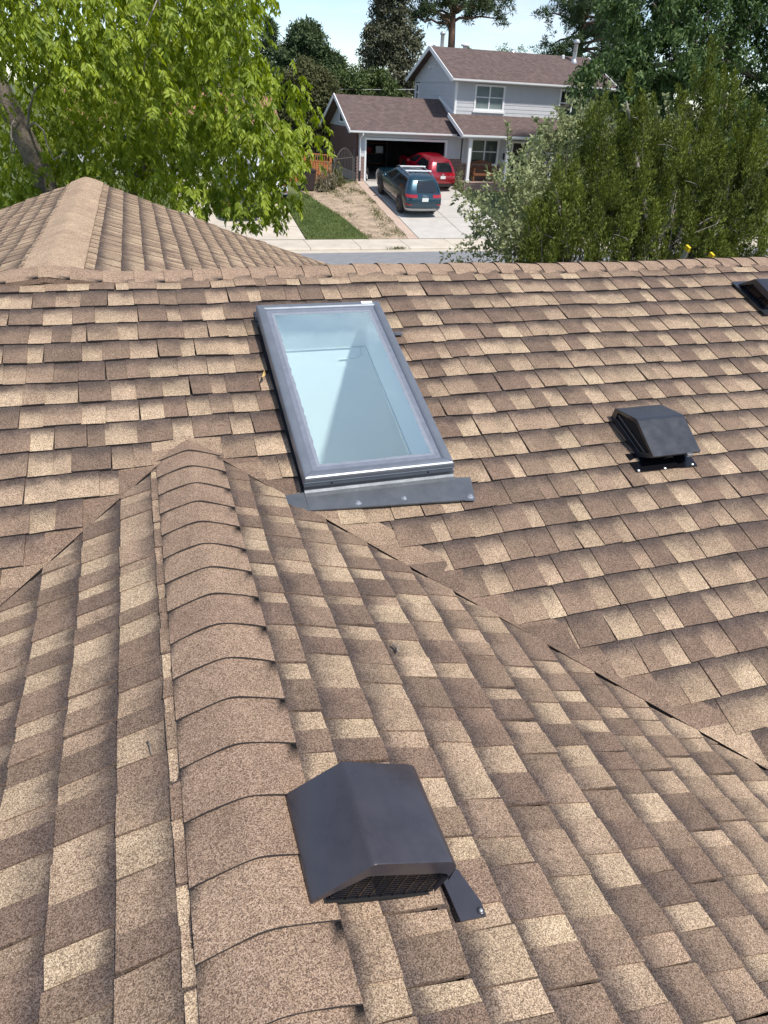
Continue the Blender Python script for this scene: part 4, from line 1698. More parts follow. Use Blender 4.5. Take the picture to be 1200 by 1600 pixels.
m.build('gutter', M['white_paint'], hs)
m = MB().box((PX0 + 0.05, PEY + 0.02, pez - 0.20), (PX1, FY - 0.03, pez - 0.15))
m.build('soffit', M['siding'], hs)
m = MB()
m.box((18.55, 41.75, 1.2), (27.9, FY - 0.03, 1.93))
m.build('porch_slab', M['concrete_pink'], hs)
m = MB()
m.box((18.50, 41.70, 1.2), (18.549, FY - 0.03, 1.91))
m.box((18.50, 41.65, 1.2), (27.9, 41.749, 1.91))
m.build('porch_brick_edge', M['brick_front'], hs)
for xx in (18.80, 21.28, 24.3, 27.4):
    m = MB()
    m.box((xx - 0.085, 41.87, 1.93), (xx + 0.085, 42.04, pez - 0.19))
    m.box((xx - 0.12, 41.835, 1.931), (xx + 0.12, 42.075, 2.09))
    m.box((xx - 0.11, 41.845, pez - 0.32), (xx + 0.11, 42.065, pez - 0.201))
    m.build('porch_post', M['white_paint'], hs)
holes = [(19.45 - 18.9, 21.35 - 18.9, 2.72 - GZ, 4.22 - GZ), (22.2 - 18.9, 23.4 - 18.9, 0, 2.3)]
m = siding(MB(), (18.9, FY, GZ), (1, 0, 0), 9.3, 1.05, 2.62, (0, -1, 0), holes=holes)
m.build('siding', M['siding'], hs)
m = MB()
m.box((18.9, FY - 0.03, 1.93), (22.2, FY + 0.1, GZ + 1.05))
m.build('brick_wainscot', M['brick_front'], hs)
m = MB()
m.box((23.4, FY - 0.03, 1.93), (28.2, FY + 0.1, GZ + 1.05))
m.build('brick_wainscot', M['brick_front'], hs)
m = MB()
m.box((18.9, FY - 0.05, GZ + 1.051), (19.45, FY, GZ + 1.11))
m.box((21.35, FY - 0.05, GZ + 1.051), (22.2, FY, GZ + 1.11))
m.build('brick_ledge', M['concrete_pink'], hs)
window('window', 19.45, 21.35, 2.75, 4.22, FY, M['window_glass'], sill=False)
dr = MB().box((22.3, FY + 0.02, 1.94), (23.3, FY + 0.07, 4.02))
do = dr.build('front_door', M['garage_dark'], hs)
MB().lathe((22.4, FY + 0.0, 2.95), [(0.03, 0.02), (0.035, -0.02), (0.02, -0.05)], n=8, axis='y').build('handle', M['chrome'], do)
m = MB()
for xa, xb in ((22.19, 22.3), (23.3, 23.41)):
    m.box((xa, FY - 0.04, 1.93), (xb, FY + 0.08, 4.14))
m.box((22.3, FY - 0.039, 4.03), (23.3, FY + 0.08, 4.139))
m.build('door_frame', M['white_paint'], hs)
m = MB().box((21.68, FY - 0.12, 3.12), (21.98, FY - 0.02, 3.46))
m.build('wall_mailbox', M['cladding'], hs)

# --- flues and vents on the tower roof
def flue(x, y, z0, h, r, cap_r, mt=M['zinc']):
    m = MB().lathe((x, y, z0), [(r * 1.9, -0.25), (r * 1.7, 0.02), (r * 1.15, 0.14), (r, 0.15), (r, h * 0.78), (r * 1.05, h * 0.79)], n=12)
    o = m.build('flue_pipe', mt, rf, smooth=False)
    smooth_by_angle(o, 40)
    m = MB().lathe((x, y, z0 + h * 0.80), [(cap_r * 0.85, 0), (cap_r, 0.03), (cap_r, h * 0.10), (cap_r * 0.7, h * 0.16), (0.02, h * 0.19)], n=12)
    smooth_by_angle(m.build('flue_cap', mt, rf), 40)
flue(19.0, 48.1, 8.72, 1.05, 0.115, 0.17)
flue(27.75, 46.9, 8.60, 1.25, 0.125, 0.20)
flue(20.95, 49.0, 8.4, 0.9, 0.14, 0.27, M['white_paint'])
flue(18.6, 48.4, 8.6, 0.5, 0.07, 0.09, M['white_paint'])
flue(21.9, 49.2, 8.35, 0.6, 0.05, 0.06, M['white_paint'])
m = MB().lathe((23.95, 48.2, 8.62), [(0.22, 0), (0.24, 0.2), (0.20, 0.38), (0.10, 0.46), (0.01, 0.48)], n=12)
m.build('dome_vent', M['zinc'], rf, smooth=True)
m = MB().lathe((27.15, 47.3, 8.75), [(0.10, 0), (0.10, 0.18), (0.04, 0.22)], n=10)
m.build('stub_vent', M['white_paint'], rf)

# things in and by the garage
bk = thing('bicycle', (13.05, 44.1, GZ), 'dark bicycle standing just inside the left edge of the open garage', 'bicycle')
for (yy, nm) in ((43.75, 'wheel'), (44.8, 'wheel')):
    m = MB()
    pts = [(13.05, yy + 0.34 * math.cos(a), GZ + 0.36 + 0.34 * math.sin(a)) for a in np.linspace(0, 2 * math.pi, 25)]
    m.tube(pts, 0.022, n=6, cap=False)
    o = m.build(nm, M['rubber'], bk)
    m = MB()
    for a in np.linspace(0, math.pi, 7)[:-1]:
        c, s_ = 0.32 * math.cos(a), 0.32 * math.sin(a)
        m.bar((13.05, yy - c, GZ + 0.36 - s_), (13.05, yy + c, GZ + 0.36 + s_), 0.006, 0.006)
    m.build('spokes', M['zinc'], o)
m = MB()
q = {'rw': (13.05, 44.8, GZ + .36), 'fw': (13.05, 43.75, GZ + .36), 'bb': (13.05, 44.35, GZ + .32), 'st': (13.05, 44.5, GZ + .85), 'hd': (13.05, 43.9, GZ + .9)}
for a, b2 in (('rw', 'bb'), ('bb', 'st'), ('st', 'rw'), ('st', 'hd'), ('hd', 'bb'), ('hd', 'fw')):
    m.tube([q[a], q[b2]], 0.018, n=6)
m.build('frame', M['iron'], bk)
m = MB().box((12.98, 44.4, GZ + 0.9), (13.12, 44.66, GZ + 0.95))
m.build('saddle', M['cladding'], bk)
m = MB().tube([(12.8, 43.88, GZ + 1.02), (13.05, 43.9, GZ + 1.0), (13.3, 43.88, GZ + 1.02)], 0.015, n=6)
m.build('handlebar', M['cladding'], bk)
sh = thing('garage_shelf', (14.6, 49.2, GZ), 'dim shelf of boxes deep inside the open garage', 'shelf')
for xx in (13.2, 15.9):
    m = MB().box((xx, 48.9, GZ + 0.01), (xx + 0.06, 49.5, GZ + 2.2))
    m.build('upright', M['iron'], sh)
for zz in (0.5, 1.1, 1.7):
    MB().box((13.26, 48.9, GZ + zz), (15.9, 49.5, GZ + zz + 0.04)).build('board', M['wood_bench'], sh)
for xx, zz, w_, h_, mm, lab in ((13.5, 0.54, 0.55, 0.40, M['white_paint'], 'white storage box on the lowest shelf in the open garage'), (14.4, 1.14, 0.5, 0.32, M['tail_red'], 'dark red storage box on the middle shelf in the open garage'),
                           (15.2, 1.14, 0.5, 0.4, M['silver_trim'], 'grey storage box beside the red one on the middle garage shelf'), (13.6, 1.74, 0.6, 0.3, M['wood_orange'], 'orange storage box on the top shelf in the open garage')):
    b_ = MB().box((xx, 49.0, GZ + zz + 0.001), (xx + w_, 49.4, GZ + zz + h_))
    tag(b_.build('storage_box', mm), lab, 'box', 'boxes on the garage shelf')
tc_ = thing('tool_cabinet', (12.75, 47.6, GZ), 'dark red tool cabinet along the left wall inside the garage', 'cabinet')
m = MB().box((12.52, 47.2, GZ + 0.02), (13.0, 48.1, GZ + 1.5))
m.build('body', mat('dark red cabinet paint', (0.16, 0.012, 0.014), 0.4), tc_)
m = MB()
for i in range(5):
    m.box((13.001, 47.25, GZ + 0.12 + 0.26 * i), (13.02, 48.05, GZ + 0.34 + 0.26 * i))
m.build('drawer', M['tail_red'], tc_)

# porch bench
be = thing('garden_bench', (20.15, 42.75, 1.93), 'red brown wooden garden bench on the porch between two white posts', 'bench')
for xx in (19.42, 20.80):
    m = MB()
    m.box((xx, 42.42, 1.931), (xx + 0.08, 42.50, 2.58))
    m.build('leg', M['wood_bench'], be)
    m = MB()
    m.bar((xx + 0.04, 43.0, 1.931), (xx + 0.04, 43.12, 2.95), 0.08, 0.07)
    m.build('leg', M['wood_bench'], be)
    MB().box((xx - 0.02, 42.38, 2.581), (xx + 0.10, 43.05, 2.63)).build('armrest', M['wood_bench'], be)
for i in range(5):
    MB().box((19.45, 42.42 + i * 0.115, 2.34), (20.86, 42.42 + i * 0.115 + 0.10, 2.375)).build('seat_slat', M['wood_bench'], be)
for i in range(14):
    xx = 19.53 + i * 0.095
    arch = 0.16 * math.sin(math.pi * (i + 0.5) / 14)
    m = MB().bar((xx, 43.02, 2.42), (xx, 43.08, 2.84 + arch), 0.055, 0.02)
    m.build('back_slat', M['wood_bench'], be)
m = MB()
pts = [(19.45 + 1.4 * t, 43.09, 2.86 + 0.17 * math.sin(math.pi * t)) for t in np.linspace(0, 1, 9)]
for a, b2 in zip(pts, pts[1:]):
    m.bar(a, b2, 0.04, 0.07)
m.bar((19.45, 42.40, 2.30), (20.88, 42.40, 2.30), 0.03, 0.08)
m.build('top_rail', M['wood_bench'], be)

# ================================================================== fence, gate, bin, stalky plants
fn = thing('cedar_fence', (9.2, 42.6, 1.6), 'orange cedar board fence with an open top rail beside the garage', 'fence')
FXA, FXB = 7.6, 10.62
def fy(x):
    return 42.95 - 0.62 * (x - 9.0) * 0.4
i = 0
x = FXA
while x < FXB - 0.05:
    zz = ground_z(fy(x)) - 0.05
    m = MB().box((x, fy(x), zz), (x + 0.135, fy(x) + 0.022, zz + 1.16))
    m.build('board', M['wood_orange'], fn)
    x += 0.142
for xx in (FXA, 9.1, FXB - 0.1):
    zz = ground_z(fy(xx)) - 0.05
    MB().box((xx, fy(xx) + 0.023, zz), (xx + 0.09, fy(xx) + 0.113, zz + 1.60)).build('post', M['wood_orange'], fn)
m = MB()
for xa, xb in ((FXA, 9.1), (9.1, FXB)):
    for dz in (1.17, 1.53):
        za, zb = ground_z(fy(xa)) - 0.05 + dz, ground_z(fy(xb)) - 0.05 + dz
        m.bar((xa, fy(xa) + 0.05, za), (xb, fy(xb) + 0.05, zb), 0.09, 0.05)
m.build('rail', M['wood_orange'], fn)
x = FXA + 0.15
while x < FXB - 0.1:
    zz = ground_z(fy(x)) - 0.05
    MB().bar((x, fy(x) + 0.05, zz + 1.19), (x, fy(x) + 0.05, zz + 1.51), 0.035, 0.03).build('lattice_bar', M['wood_orange'], fn)
    x += 0.13
gt = thing('iron_gate', (11.5, 43.0, 1.7), 'arched grey wrought iron gate between the cedar fence and the brick garage wall', 'gate')
GA, GB = np.array([10.80, 42.75, 1.62]), np.array([12.16, 43.45, 1.72])
for e in (GA, GB):
    MB().bar(e, e + (0, 0, 1.72), 0.055, 0.055).build('post', M['iron'], gt)
m = MB()
def gp(t, z):
    return GA + (GB - GA) * t + np.array([0, 0, z])
for z in (0.12, 1.30):
    m.bar(gp(0.03, z), gp(0.97, z), 0.035, 0.035)
arc = [gp(0.06 + 0.88 * t, 1.30 + 0.52 * math.sin(math.pi * t)) for t in np.linspace(0, 1, 13)]
for a, b2 in zip(arc, arc[1:]):
    m.bar(a, b2, 0.035, 0.035)
for t in (0.06, 0.94):
    m.bar(gp(t, 0.12), gp(t, 1.32), 0.03, 0.03)
m.build('frame', M['iron'], gt)
for i in range(11):
    t = 0.10 + 0.8 * i / 10
    tt = (t - 0.06) / 0.88
    MB().bar(gp(t, 0.12), gp(t, 1.30 + 0.52 * math.sin(math.pi * tt)), 0.018, 0.018).build('bar', M['iron'], gt)
bn_ = thing('trash_bin', (8.95, 41.4, 1.45), 'dark brown wheeled trash bin standing by the cedar fence', 'bin')
m = MB()
zz = ground_z(41.4)
lo = [(8.66, 41.05), (9.24, 41.05), (9.24, 41.7), (8.66, 41.7)]
hi = [(8.58, 40.95), (9.32, 40.95), (9.32, 41.8), (8.58, 41.8)]
A = [(x, y, zz + 0.02) for x, y in lo]
B = [(x, y, zz + 0.98) for x, y in hi]
m.add(A + B, [(3, 2, 1, 0), (0, 1, 5, 4), (1, 2, 6, 5), (2, 3, 7, 6), (3, 0, 4, 7)])
m.build('body', M['bin'], bn_)
m = MB()
m.prism([(8.54, 40.9, zz + 0.985), (9.36, 40.9, zz + 0.985), (9.36, 41.84, zz + 0.985), (8.54, 41.84, zz + 0.985)], (0, 0, 0.05))
m.prism([(8.62, 41.0, zz + 1.036), (9.28, 41.0, zz + 1.036), (9.22, 41.7, zz + 1.10), (8.68, 41.7, zz + 1.10)], (0, 0, 0.02))
m.build('lid', M['bin'], bn_)
for xx in (8.62, 9.22):
    MB().lathe((xx, 41.72, zz + 0.12), [(0.12, 0.0), (0.12, 0.06)], n=12, axis='x').build('wheel', M['rubber'], bn_)

# ================================================================== cars
def paint(name, col, met=0.35):
    m, n, b = new_mat(name)
    b.inputs['Base Color'].default_value = (*col, 1)
    b.inputs['Metallic'].default_value = met
    b.inputs['Roughness'].default_value = 0.28
    b.inputs['Coat Weight'].default_value = 1.0
    b.inputs['Coat Roughness'].default_value = 0.04
    g_ = n.nodes.new('ShaderNodeNewGeometry')
    t = n.nodes.new('ShaderNodeTexNoise')
    t.inputs['Scale'].default_value = 2.0
    n.links.new(g_.outputs['Position'], t.inputs['Vector'])
    r_ = n.nodes.new('ShaderNodeMapRange')
    r_.inputs['To Min'].default_value = 0.20
    r_.inputs['To Max'].default_value = 0.36
    n.links.new(t.outputs['Fac'], r_.inputs['Value'])
    n.links.new(r_.outputs['Result'], b.inputs['Roughness'])
    return m


def suv(name, loc, yaw, pitch, label, pmat, S=1.0, clad=True, rails=True, kind='audi', Wd=1.97, Ln=5.05, Ht=1.74, group='cars parked in the driveways'):
    t = thing(name, loc, label, 'car', group, rot=(pitch, 0, yaw))
    LV = [  # z, rear y, front y, half width, corner radius
        (0.30, 0.16, 4.90, 0.90, 0.25), (0.42, 0.05, 5.00, 0.955, 0.28), (0.62, 0.0, 5.05, 0.985, 0.32), (0.80, 0.01, 5.04, 0.985, 0.34),
        (0.97, 0.05, 4.97, 0.975, 0.36), (1.06, 0.09, 4.80, 0.955, 0.34), (1.115, 0.12, 3.78, 0.93, 0.26), (1.25, 0.21, 3.46, 0.885, 0.22),
        (1.42, 0.33, 3.08, 0.815, 0.20), (1.58, 0.46, 2.74, 0.735, 0.20), (1.66, 0.54, 2.55, 0.685, 0.22), (1.71, 0.68, 2.36, 0.60, 0.25), (1.735, 0.95, 2.1, 0.42, 0.25)]
    kx, ky, kz = Wd / 1.97 * S, Ln / 5.05 * S, Ht / 1.74 * S
    NS, NE, NC = 12, 6, 3      # points on a side, an end, a corner

    def outline(z, off=0.0):
        for (a, b2) in zip(LV, LV[1:]):
            if z <= b2[0] + 1e-9:
                k = (z - a[0]) / (b2[0] - a[0])
                k = max(0, k)
                y0, y1, hw, cr_ = [a[i] + k * (b2[i] - a[i]) for i in (1, 2, 3, 4)]
                break
        y0 -= off
        y1 += off
        hw += off
        P_ = []
        # start rear centre-left, go round: rear edge (left->right), right side, front, left side
        def corner(cx, cy, a0):
            for i in range(NC + 1):
                a = a0 + (math.pi / 2) * i / NC
                P_.append((cx + cr_ * math.cos(a), cy + cr_ * math.sin(a) * 0.75))
        for i in range(1, NE):
            P_.append((-hw + cr_ + (2 * hw - 2 * cr_) * i / NE, y0 - 0.03 * math.sin(math.pi * i / NE)))
        corner(hw - cr_, y0 + cr_ * 0.75, -math.pi / 2)
        for i in range(1, NS):
            P_.append((hw, y0 + cr_ * 0.75 + (y1 - y0 - 1.5 * cr_) * i / NS))
        corner(hw - cr_, y1 - cr_ * 0.75, 0)
        for i in range(1, NE):
            P_.append((hw - cr_ - (2 * hw - 2 * cr_) * i / NE, y1 + 0.05 * math.sin(math.pi * i / NE)))
        corner(-hw + cr_, y1 - cr_ * 0.75, math.pi / 2)
        for i in range(1, NS):
            P_.append((-hw, y1 - cr_ * 0.75 - (y1 - y0 - 1.5 * cr_) * i / NS))
        corner(-hw + cr_, y0 + cr_ * 0.75, math.pi)
        return [(x * kx, y * ky, z * kz) for x, y in P_]
    N_ = len(outline(0.5))
    iR0 = 0
    rear = list(range(N_ - 1, N_)) + list(range(0, NE))            # faces between consecutive rear points
    rs = NE - 1 + NC + 1                                            # first index on the right side
    rside = list(range(rs - 1, rs + NS))
    fr0 = rs - 1 + NS + NC + 1
    front = list(range(fr0 - 1, fr0 + NE - 1))
    ls = fr0 + NE - 1 + NC + 1
    lside = list(range(ls - 1, ls + NS - 1))
    zs = [l[0] for l in LV]
    rings = [outline(z) for z in zs]
    body = MB()
    glass = {}
    for r_ in rings:
        body.v += r_
    for li in range(len(rings) - 1):
        zmid = (zs[li] + zs[li + 1]) / 2
        for j in range(N_):
            fc = (li * N_ + j, li * N_ + (j + 1) % N_, (li + 1) * N_ + (j + 1) % N_, (li + 1) * N_ + j)
            key = None
            if 1.115 < zmid < 1.60:
                if j in rear and j in range(0, NE - 1):
                    key = 'rear_window'
                elif j in front:
                    key = 'windscreen'
                elif j in rside and (j - rside[0]) in (1, 2, 3):
                    key = 'side_window_r1'
                elif j in rside and (j - rside[0]) in (4, 5, 6):
                    key = 'side_window_r2'
                elif j in rside and (j - rside[0]) in (8, 9, 10):
                    key = 'side_window_r3'
                elif j in lside and (j - lside[0]) in (9, 10, 8):
                    key = 'side_window_l1'
                elif j in lside and (j - lside[0]) in (5, 6, 7):
                    key = 'side_window_l2'
                elif j in lside and (j - lside[0]) in (1, 2, 3):
                    key = 'side_window_l3'
            if key:
                glass.setdefault(key, []).append(fc)
            else:
                body.f.append(fc)
                body.m.append(0)
    body.f.append(tuple((len(rings) - 1) * N_ + j for j in range(N_)))
    body.m.append(0)
    body.f.append(tuple(j for j in range(N_))[::-1])
    body.m.append(0)
    bo = body.build('body', pmat, t, local=True)
    smooth_by_angle(bo, 32)
    for key, fcs in glass.items():
        g_ = MB()
        g_.v = list(body.v)
        g_.f = fcs
        g_.m = [0] * len(fcs)
        used = sorted(set(i for f_ in fcs for i in f_))
        mp_ = {o_: n_ for n_, o_ in enumerate(used)}
        g_.v = [body.v[i] for i in used]
        g_.f = [tuple(mp_[i] for i in f_) for f_ in fcs]
        g_.build('rear_window' if key == 'rear_window' else ('windscreen' if key == 'windscreen' else 'side_window'), M['dark_glass'], t, local=True, smooth=True)

    def strip(nm, z0, z1, js, off, mt, parent=t, n=3):
        m = MB()
        zz = np.linspace(z0, z1, n)
        for za, zb in zip(zz, zz[1:]):
            a, b2 = outline(za, off), outline(zb, off)
            for j in js:
                m.quad(a[j % N_], a[(j + 1) % N_], b2[(j + 1) % N_], b2[j % N_])
        return m.build(nm, mt, parent, local=True, smooth=True)
    rc = list(range(NE - 1, NE - 1 + NC))                 # rear right corner faces
    lc = list(range(N_ - 1 - NC, N_ - 1))                 # rear left corner
    strip('tail_light', 0.93, 1.06, [NE - 2] + rc, 0.012, M['tail_red'])
    strip('tail_light', 0.93, 1.06, lc + [N_ - 1], 0.012, M['tail_red'])
    strip('reflector', 0.60, 0.65, rc, 0.012, M['tail_red'])
    strip('reflector', 0.60, 0.65, lc, 0.012, M['tail_red'])
    if clad:
        strip('rear_skid', 0.33, 0.46, lc + rear + list(range(NE - 1, NE)) + rc, 0.016, M['silver_trim'])
        strip('sill_trim', 0.34, 0.43, lside[1:-1], 0.018, M['silver_trim'])
        strip('sill_trim', 0.34, 0.43, rside[1:-1], 0.018, M['silver_trim'])
    else:
        strip('bumper_cladding', 0.31, 0.50, lc + rear + list(range(NE - 1, NE)) + rc, 0.016, M['cladding'])
    strip('hatch_line', 0.70, 0.715, rear + lc[-1:] + rc[:1], 0.006, M['cladding'], n=2)
    # hatch spoiler
    m = MB()
    a, b2 = outline(1.60, 0.02), outline(1.67, 0.09)
    for j in rear[:1] + list(range(0, NE - 1)):
        m.quad(a[j % N_], a[(j + 1) % N_], b2[(j + 1) % N_], b2[j % N_])
    c_ = outline(1.68, -0.05)
    for j in rear[:1] + list(range(0, NE - 1)):
        m.quad(b2[j % N_], b2[(j + 1) % N_], c_[(j + 1) % N_], c_[j % N_])
    m.build('spoiler', pmat, t, local=True)
    # number plate, badge
    yb_ = outline(0.86)[NE // 2 - 1][1]
    m = MB().box((-0.17 * kx, yb_ - 0.030, 0.78 * kz), (0.17 * kx, yb_ - 0.005, 0.935 * kz))
    m.build('number_plate', M['plate'], t, local=True)
    m = MB()
    zb_ = 1.01
    yb2_ = outline(zb_)[NE // 2 - 1][1] - 0.020
    if kind == 'audi':
        for i in range(4):
            cx = (-0.108 + 0.072 * i) * kx
            m.tube([(cx + 0.048 * math.cos(a), yb2_, zb_ * kz + 0.048 * math.sin(a)) for a in np.linspace(0, 2 * math.pi, 15)], 0.007, n=5, cap=False)
    else:
        m.tube([(0.075 * math.cos(a), yb2_, zb_ * kz + 0.058 * math.sin(a)) for a in np.linspace(0, 2 * math.pi, 17)], 0.007, n=5, cap=False)
        m.tube([(-0.07, yb2_, zb_ * kz + 0.02), (-0.03, yb2_, zb_ * kz + 0.015), (0, yb2_, zb_ * kz - 0.015), (0.03, yb2_, zb_ * kz + 0.015), (0.07, yb2_, zb_ * kz + 0.02)], 0.006, n=5)
    m.build('badge', M['chrome'], t, local=True)
    m = MB().bar((0, outline(1.2)[NE // 2 - 1][1] - 0.025, 1.155 * kz), (0.45, outline(1.2)[NE // 2 - 1][1] - 0.03, 1.17 * kz), 0.02, 0.02)
    m.build('wiper', M['cladding'], t, local=True)
    # wheels with arches
    for sx in (-1, 1):
        for yy in (0.98, 3.98):
            x_ = sx * 0.985 * kx
            R_ = 0.375 * S
            cy, cz = yy * ky, 0.375 * S
            m = MB()
            n = 16
            a0 = [(x_ + sx * 0.012, cy + 0.46 * S * math.cos(a), cz + 0.04 + 0.46 * S * math.sin(a)) for a in np.linspace(-0.15, math.pi + 0.15, n)]
            a1 = [(x_ + sx * 0.014, cy + 0.38 * S * math.cos(a), cz + 0.02 + 0.38 * S * math.sin(a)) for a in np.linspace(-0.15, math.pi + 0.15, n)]
            for i in range(n - 1):
                m.quad(a0[i], a0[i + 1], a1[i + 1], a1[i])
            m.build('wheel_arch', M['cladding'], t, local=True)
            m = MB().poly([(x_ + sx * 0.006, p[1], p[2]) for p in a0])
            m.build('arch_well', M['black_gap'], t, local=True)
            w_ = 0.23
            xo = x_ + sx * 0.03 - (w_ if sx > 0 else 0)
            m = MB().lathe((xo, cy, cz), [(R_ * 0.62, 0.0), (R_ * 0.97, 0.02), (R_, 0.05), (R_, w_ - 0.05), (R_ * 0.97, w_ - 0.02), (R_ * 0.66, w_)], n=24, axis='x')
            wh = m.build('wheel', M['rubber'], t, local=True)
            smooth_by_angle(wh, 50)
            m = MB()
            fx = x_ + sx * 0.034
            for i in range(10):
                a = 2 * math.pi * i / 10
                c_, s_ = math.cos(a), math.sin(a)
                m.bar((fx, cy + 0.04 * c_, cz + 0.04 * s_), (fx, cy + R_ * 0.66 * c_, cz + R_ * 0.66 * s_), 0.02, 0.045, up=(1, 0, 0))
            m.tube([(fx, cy + R_ * 0.66 * math.cos(a), cz + R_ * 0.66 * math.sin(a)) for a in np.linspace(0, 2 * math.pi, 21)], 0.015, n=5, cap=False)
            m.build('rim', M['rim'], wh, local=True)
    for sx in (-1, 1):
        m = MB()
        m.lathe((sx * 0.98 * kx, 3.32 * ky, 1.06 * kz), [(0.06, -0.11), (0.10, -0.06), (0.10, 0.06), (0.05, 0.11)], n=10, axis='x')
        m.build('mirror', pmat, t, local=True, smooth=True)
    if rails:
        for sx in (-1, 1):
            m = MB().tube([(sx * 0.62 * kx, 0.75 * ky, 1.70 * kz), (sx * 0.63 * kx, 0.95 * ky, 1.76 * kz), (sx * 0.63 * kx, 2.4 * ky, 1.76 * kz), (sx * 0.64 * kx, 2.7 * ky, 1.64 * kz)], 0.022, n=6)
            m.build('roof_rail', M['chrome'], t, local=True)
        for yy in (1.25, 2.05):
            m = MB().box((-0.70 * kx, yy * ky - 0.05, 1.785 * kz), (0.70 * kx, yy * ky + 0.05, 1.82 * kz))
            m.build('crossbar', M['white_paint'], t, local=True)
            m = MB()
            for sx in (-1, 1):
                m.box((sx * 0.63 * kx - 0.04, yy * ky - 0.045, 1.755 * kz), (sx * 0.63 * kx + 0.04, yy * ky + 0.045, 1.784 * kz))
            m.build('bar_foot', M['cladding'], t, local=True)
    return t


SLP = math.atan(0.16)
def car_at(name, x, y, yaw, label, pm, **kw):
    return suv(name, (x, y, ground_z(y) + 0.014), yaw, SLP if y < 43 else 0, label, pm, **kw)
car_at('parked_car', 14.03, 36.45, math.radians(1.0), 'dark teal SUV with white roof crossbars on the driveway behind the red one', paint('dark teal car paint', (0.010, 0.050, 0.080), 0.45), S=1.10, Wd=1.84)
car_at('parked_car', 16.85, 41.15, math.radians(4.5), 'deep red SUV parked with its nose inside the open garage', paint('deep red car paint', (0.30, 0.006, 0.018), 0.30), S=0.98, clad=False, rails=False, kind='oval', Wd=1.86, Ln=4.75, Ht=1.70)
car_at('parked_car', 6.35, 38.6, math.radians(2.0), 'white SUV half hidden by leaves on the driveway of the red roofed house', paint('white car paint', (0.75, 0.77, 0.80), 0.0), S=1.0, clad=False, rails=False, kind='oval')
car_at('parked_car', 4.55, 35.9, math.radians(1.0), 'dark car with a red tail light behind the tree and the tan roof', paint('black car paint', (0.015, 0.016, 0.018), 0.2), S=0.95, clad=False, rails=False, kind='oval', Ht=1.62)

# ================================================================== red roofed neighbour house
nh = thing('red_roof_house', (3.0, 47.0, 1.77), 'house with a red brown roof and white walls glimpsed through the big green tree', 'house')
m = MB()
m.quad((-3.0, 44.6, GZ), (7.6, 44.6, GZ), (7.6, 44.6, 4.2), (-3.0, 44.6, 4.2))
m.quad((7.6, 44.6, GZ), (7.6, 51.6, GZ), (7.6, 51.6, 4.2), (7.6, 44.6, 4.2))
m.quad((-3, 44.6, GZ), (-3, 51.6, GZ), (-3, 51.6, 4.2), (-3, 44.6, 4.2))
m.quad((-3, 51.6, GZ), (7.6, 51.6, GZ), (7.6, 51.6, 4.2), (-3, 51.6, 4.2))
m.poly([(7.6, 44.6, 4.2), (7.6, 51.6, 4.2), (7.6, 48.1, 5.7)])
m.build('wall', M['siding'], nh)
m = MB()
slab(m, (-3.5, 44.1, 4.12), (8.2, 44.1, 4.12), (8.2, 48.1, 5.85), (-3.5, 48.1, 5.85))
slab(m, (-3.5, 48.1, 5.85), (8.2, 48.1, 5.85), (8.2, 52.1, 4.12), (-3.5, 52.1, 4.12))
m.build('roof', M['roof_red'], nh)
m = MB().box((-3.5, 43.98, 3.99), (8.2, 44.09, 4.10))
m.build('gutter', M['white_paint'], nh)
m = MB()
for i in range(4):
    m.box((2.4, 44.52 - 0.001 * (i % 2), GZ + 0.02 + 0.53 * i), (6.9, 44.59, GZ + 0.54 + 0.53 * i))
m.build('garage_door', M['white_paint'], nh)
m = MB().box((-1.8, 44.54, 2.7), (0.2, 44.59, 3.8))
o = m.build('window', M['white_paint'], nh)
MB().box((-1.7, 44.52, 2.8), (0.1, 44.539, 3.7)).build('pane', M['window_glass'], o)

# ================================================================== overhead cables
for i, (za, zb, yy) in enumerate(((7.15, 7.35, 56.0), (6.2, 6.45, 56.4))):
    m = MB()
    pts = [(-12 + 42 * t, yy, za + (zb - za) * t - 0.9 * math.sin(math.pi * t)) for t in np.linspace(0, 1, 25)]
    m.tube(pts, 0.022, n=5)
    tag(m.build('overhead_cable', M['zinc']), ['upper overhead cable stretched behind the garage roof', 'lower overhead cable stretched behind the garage roof'][i], 'cable')

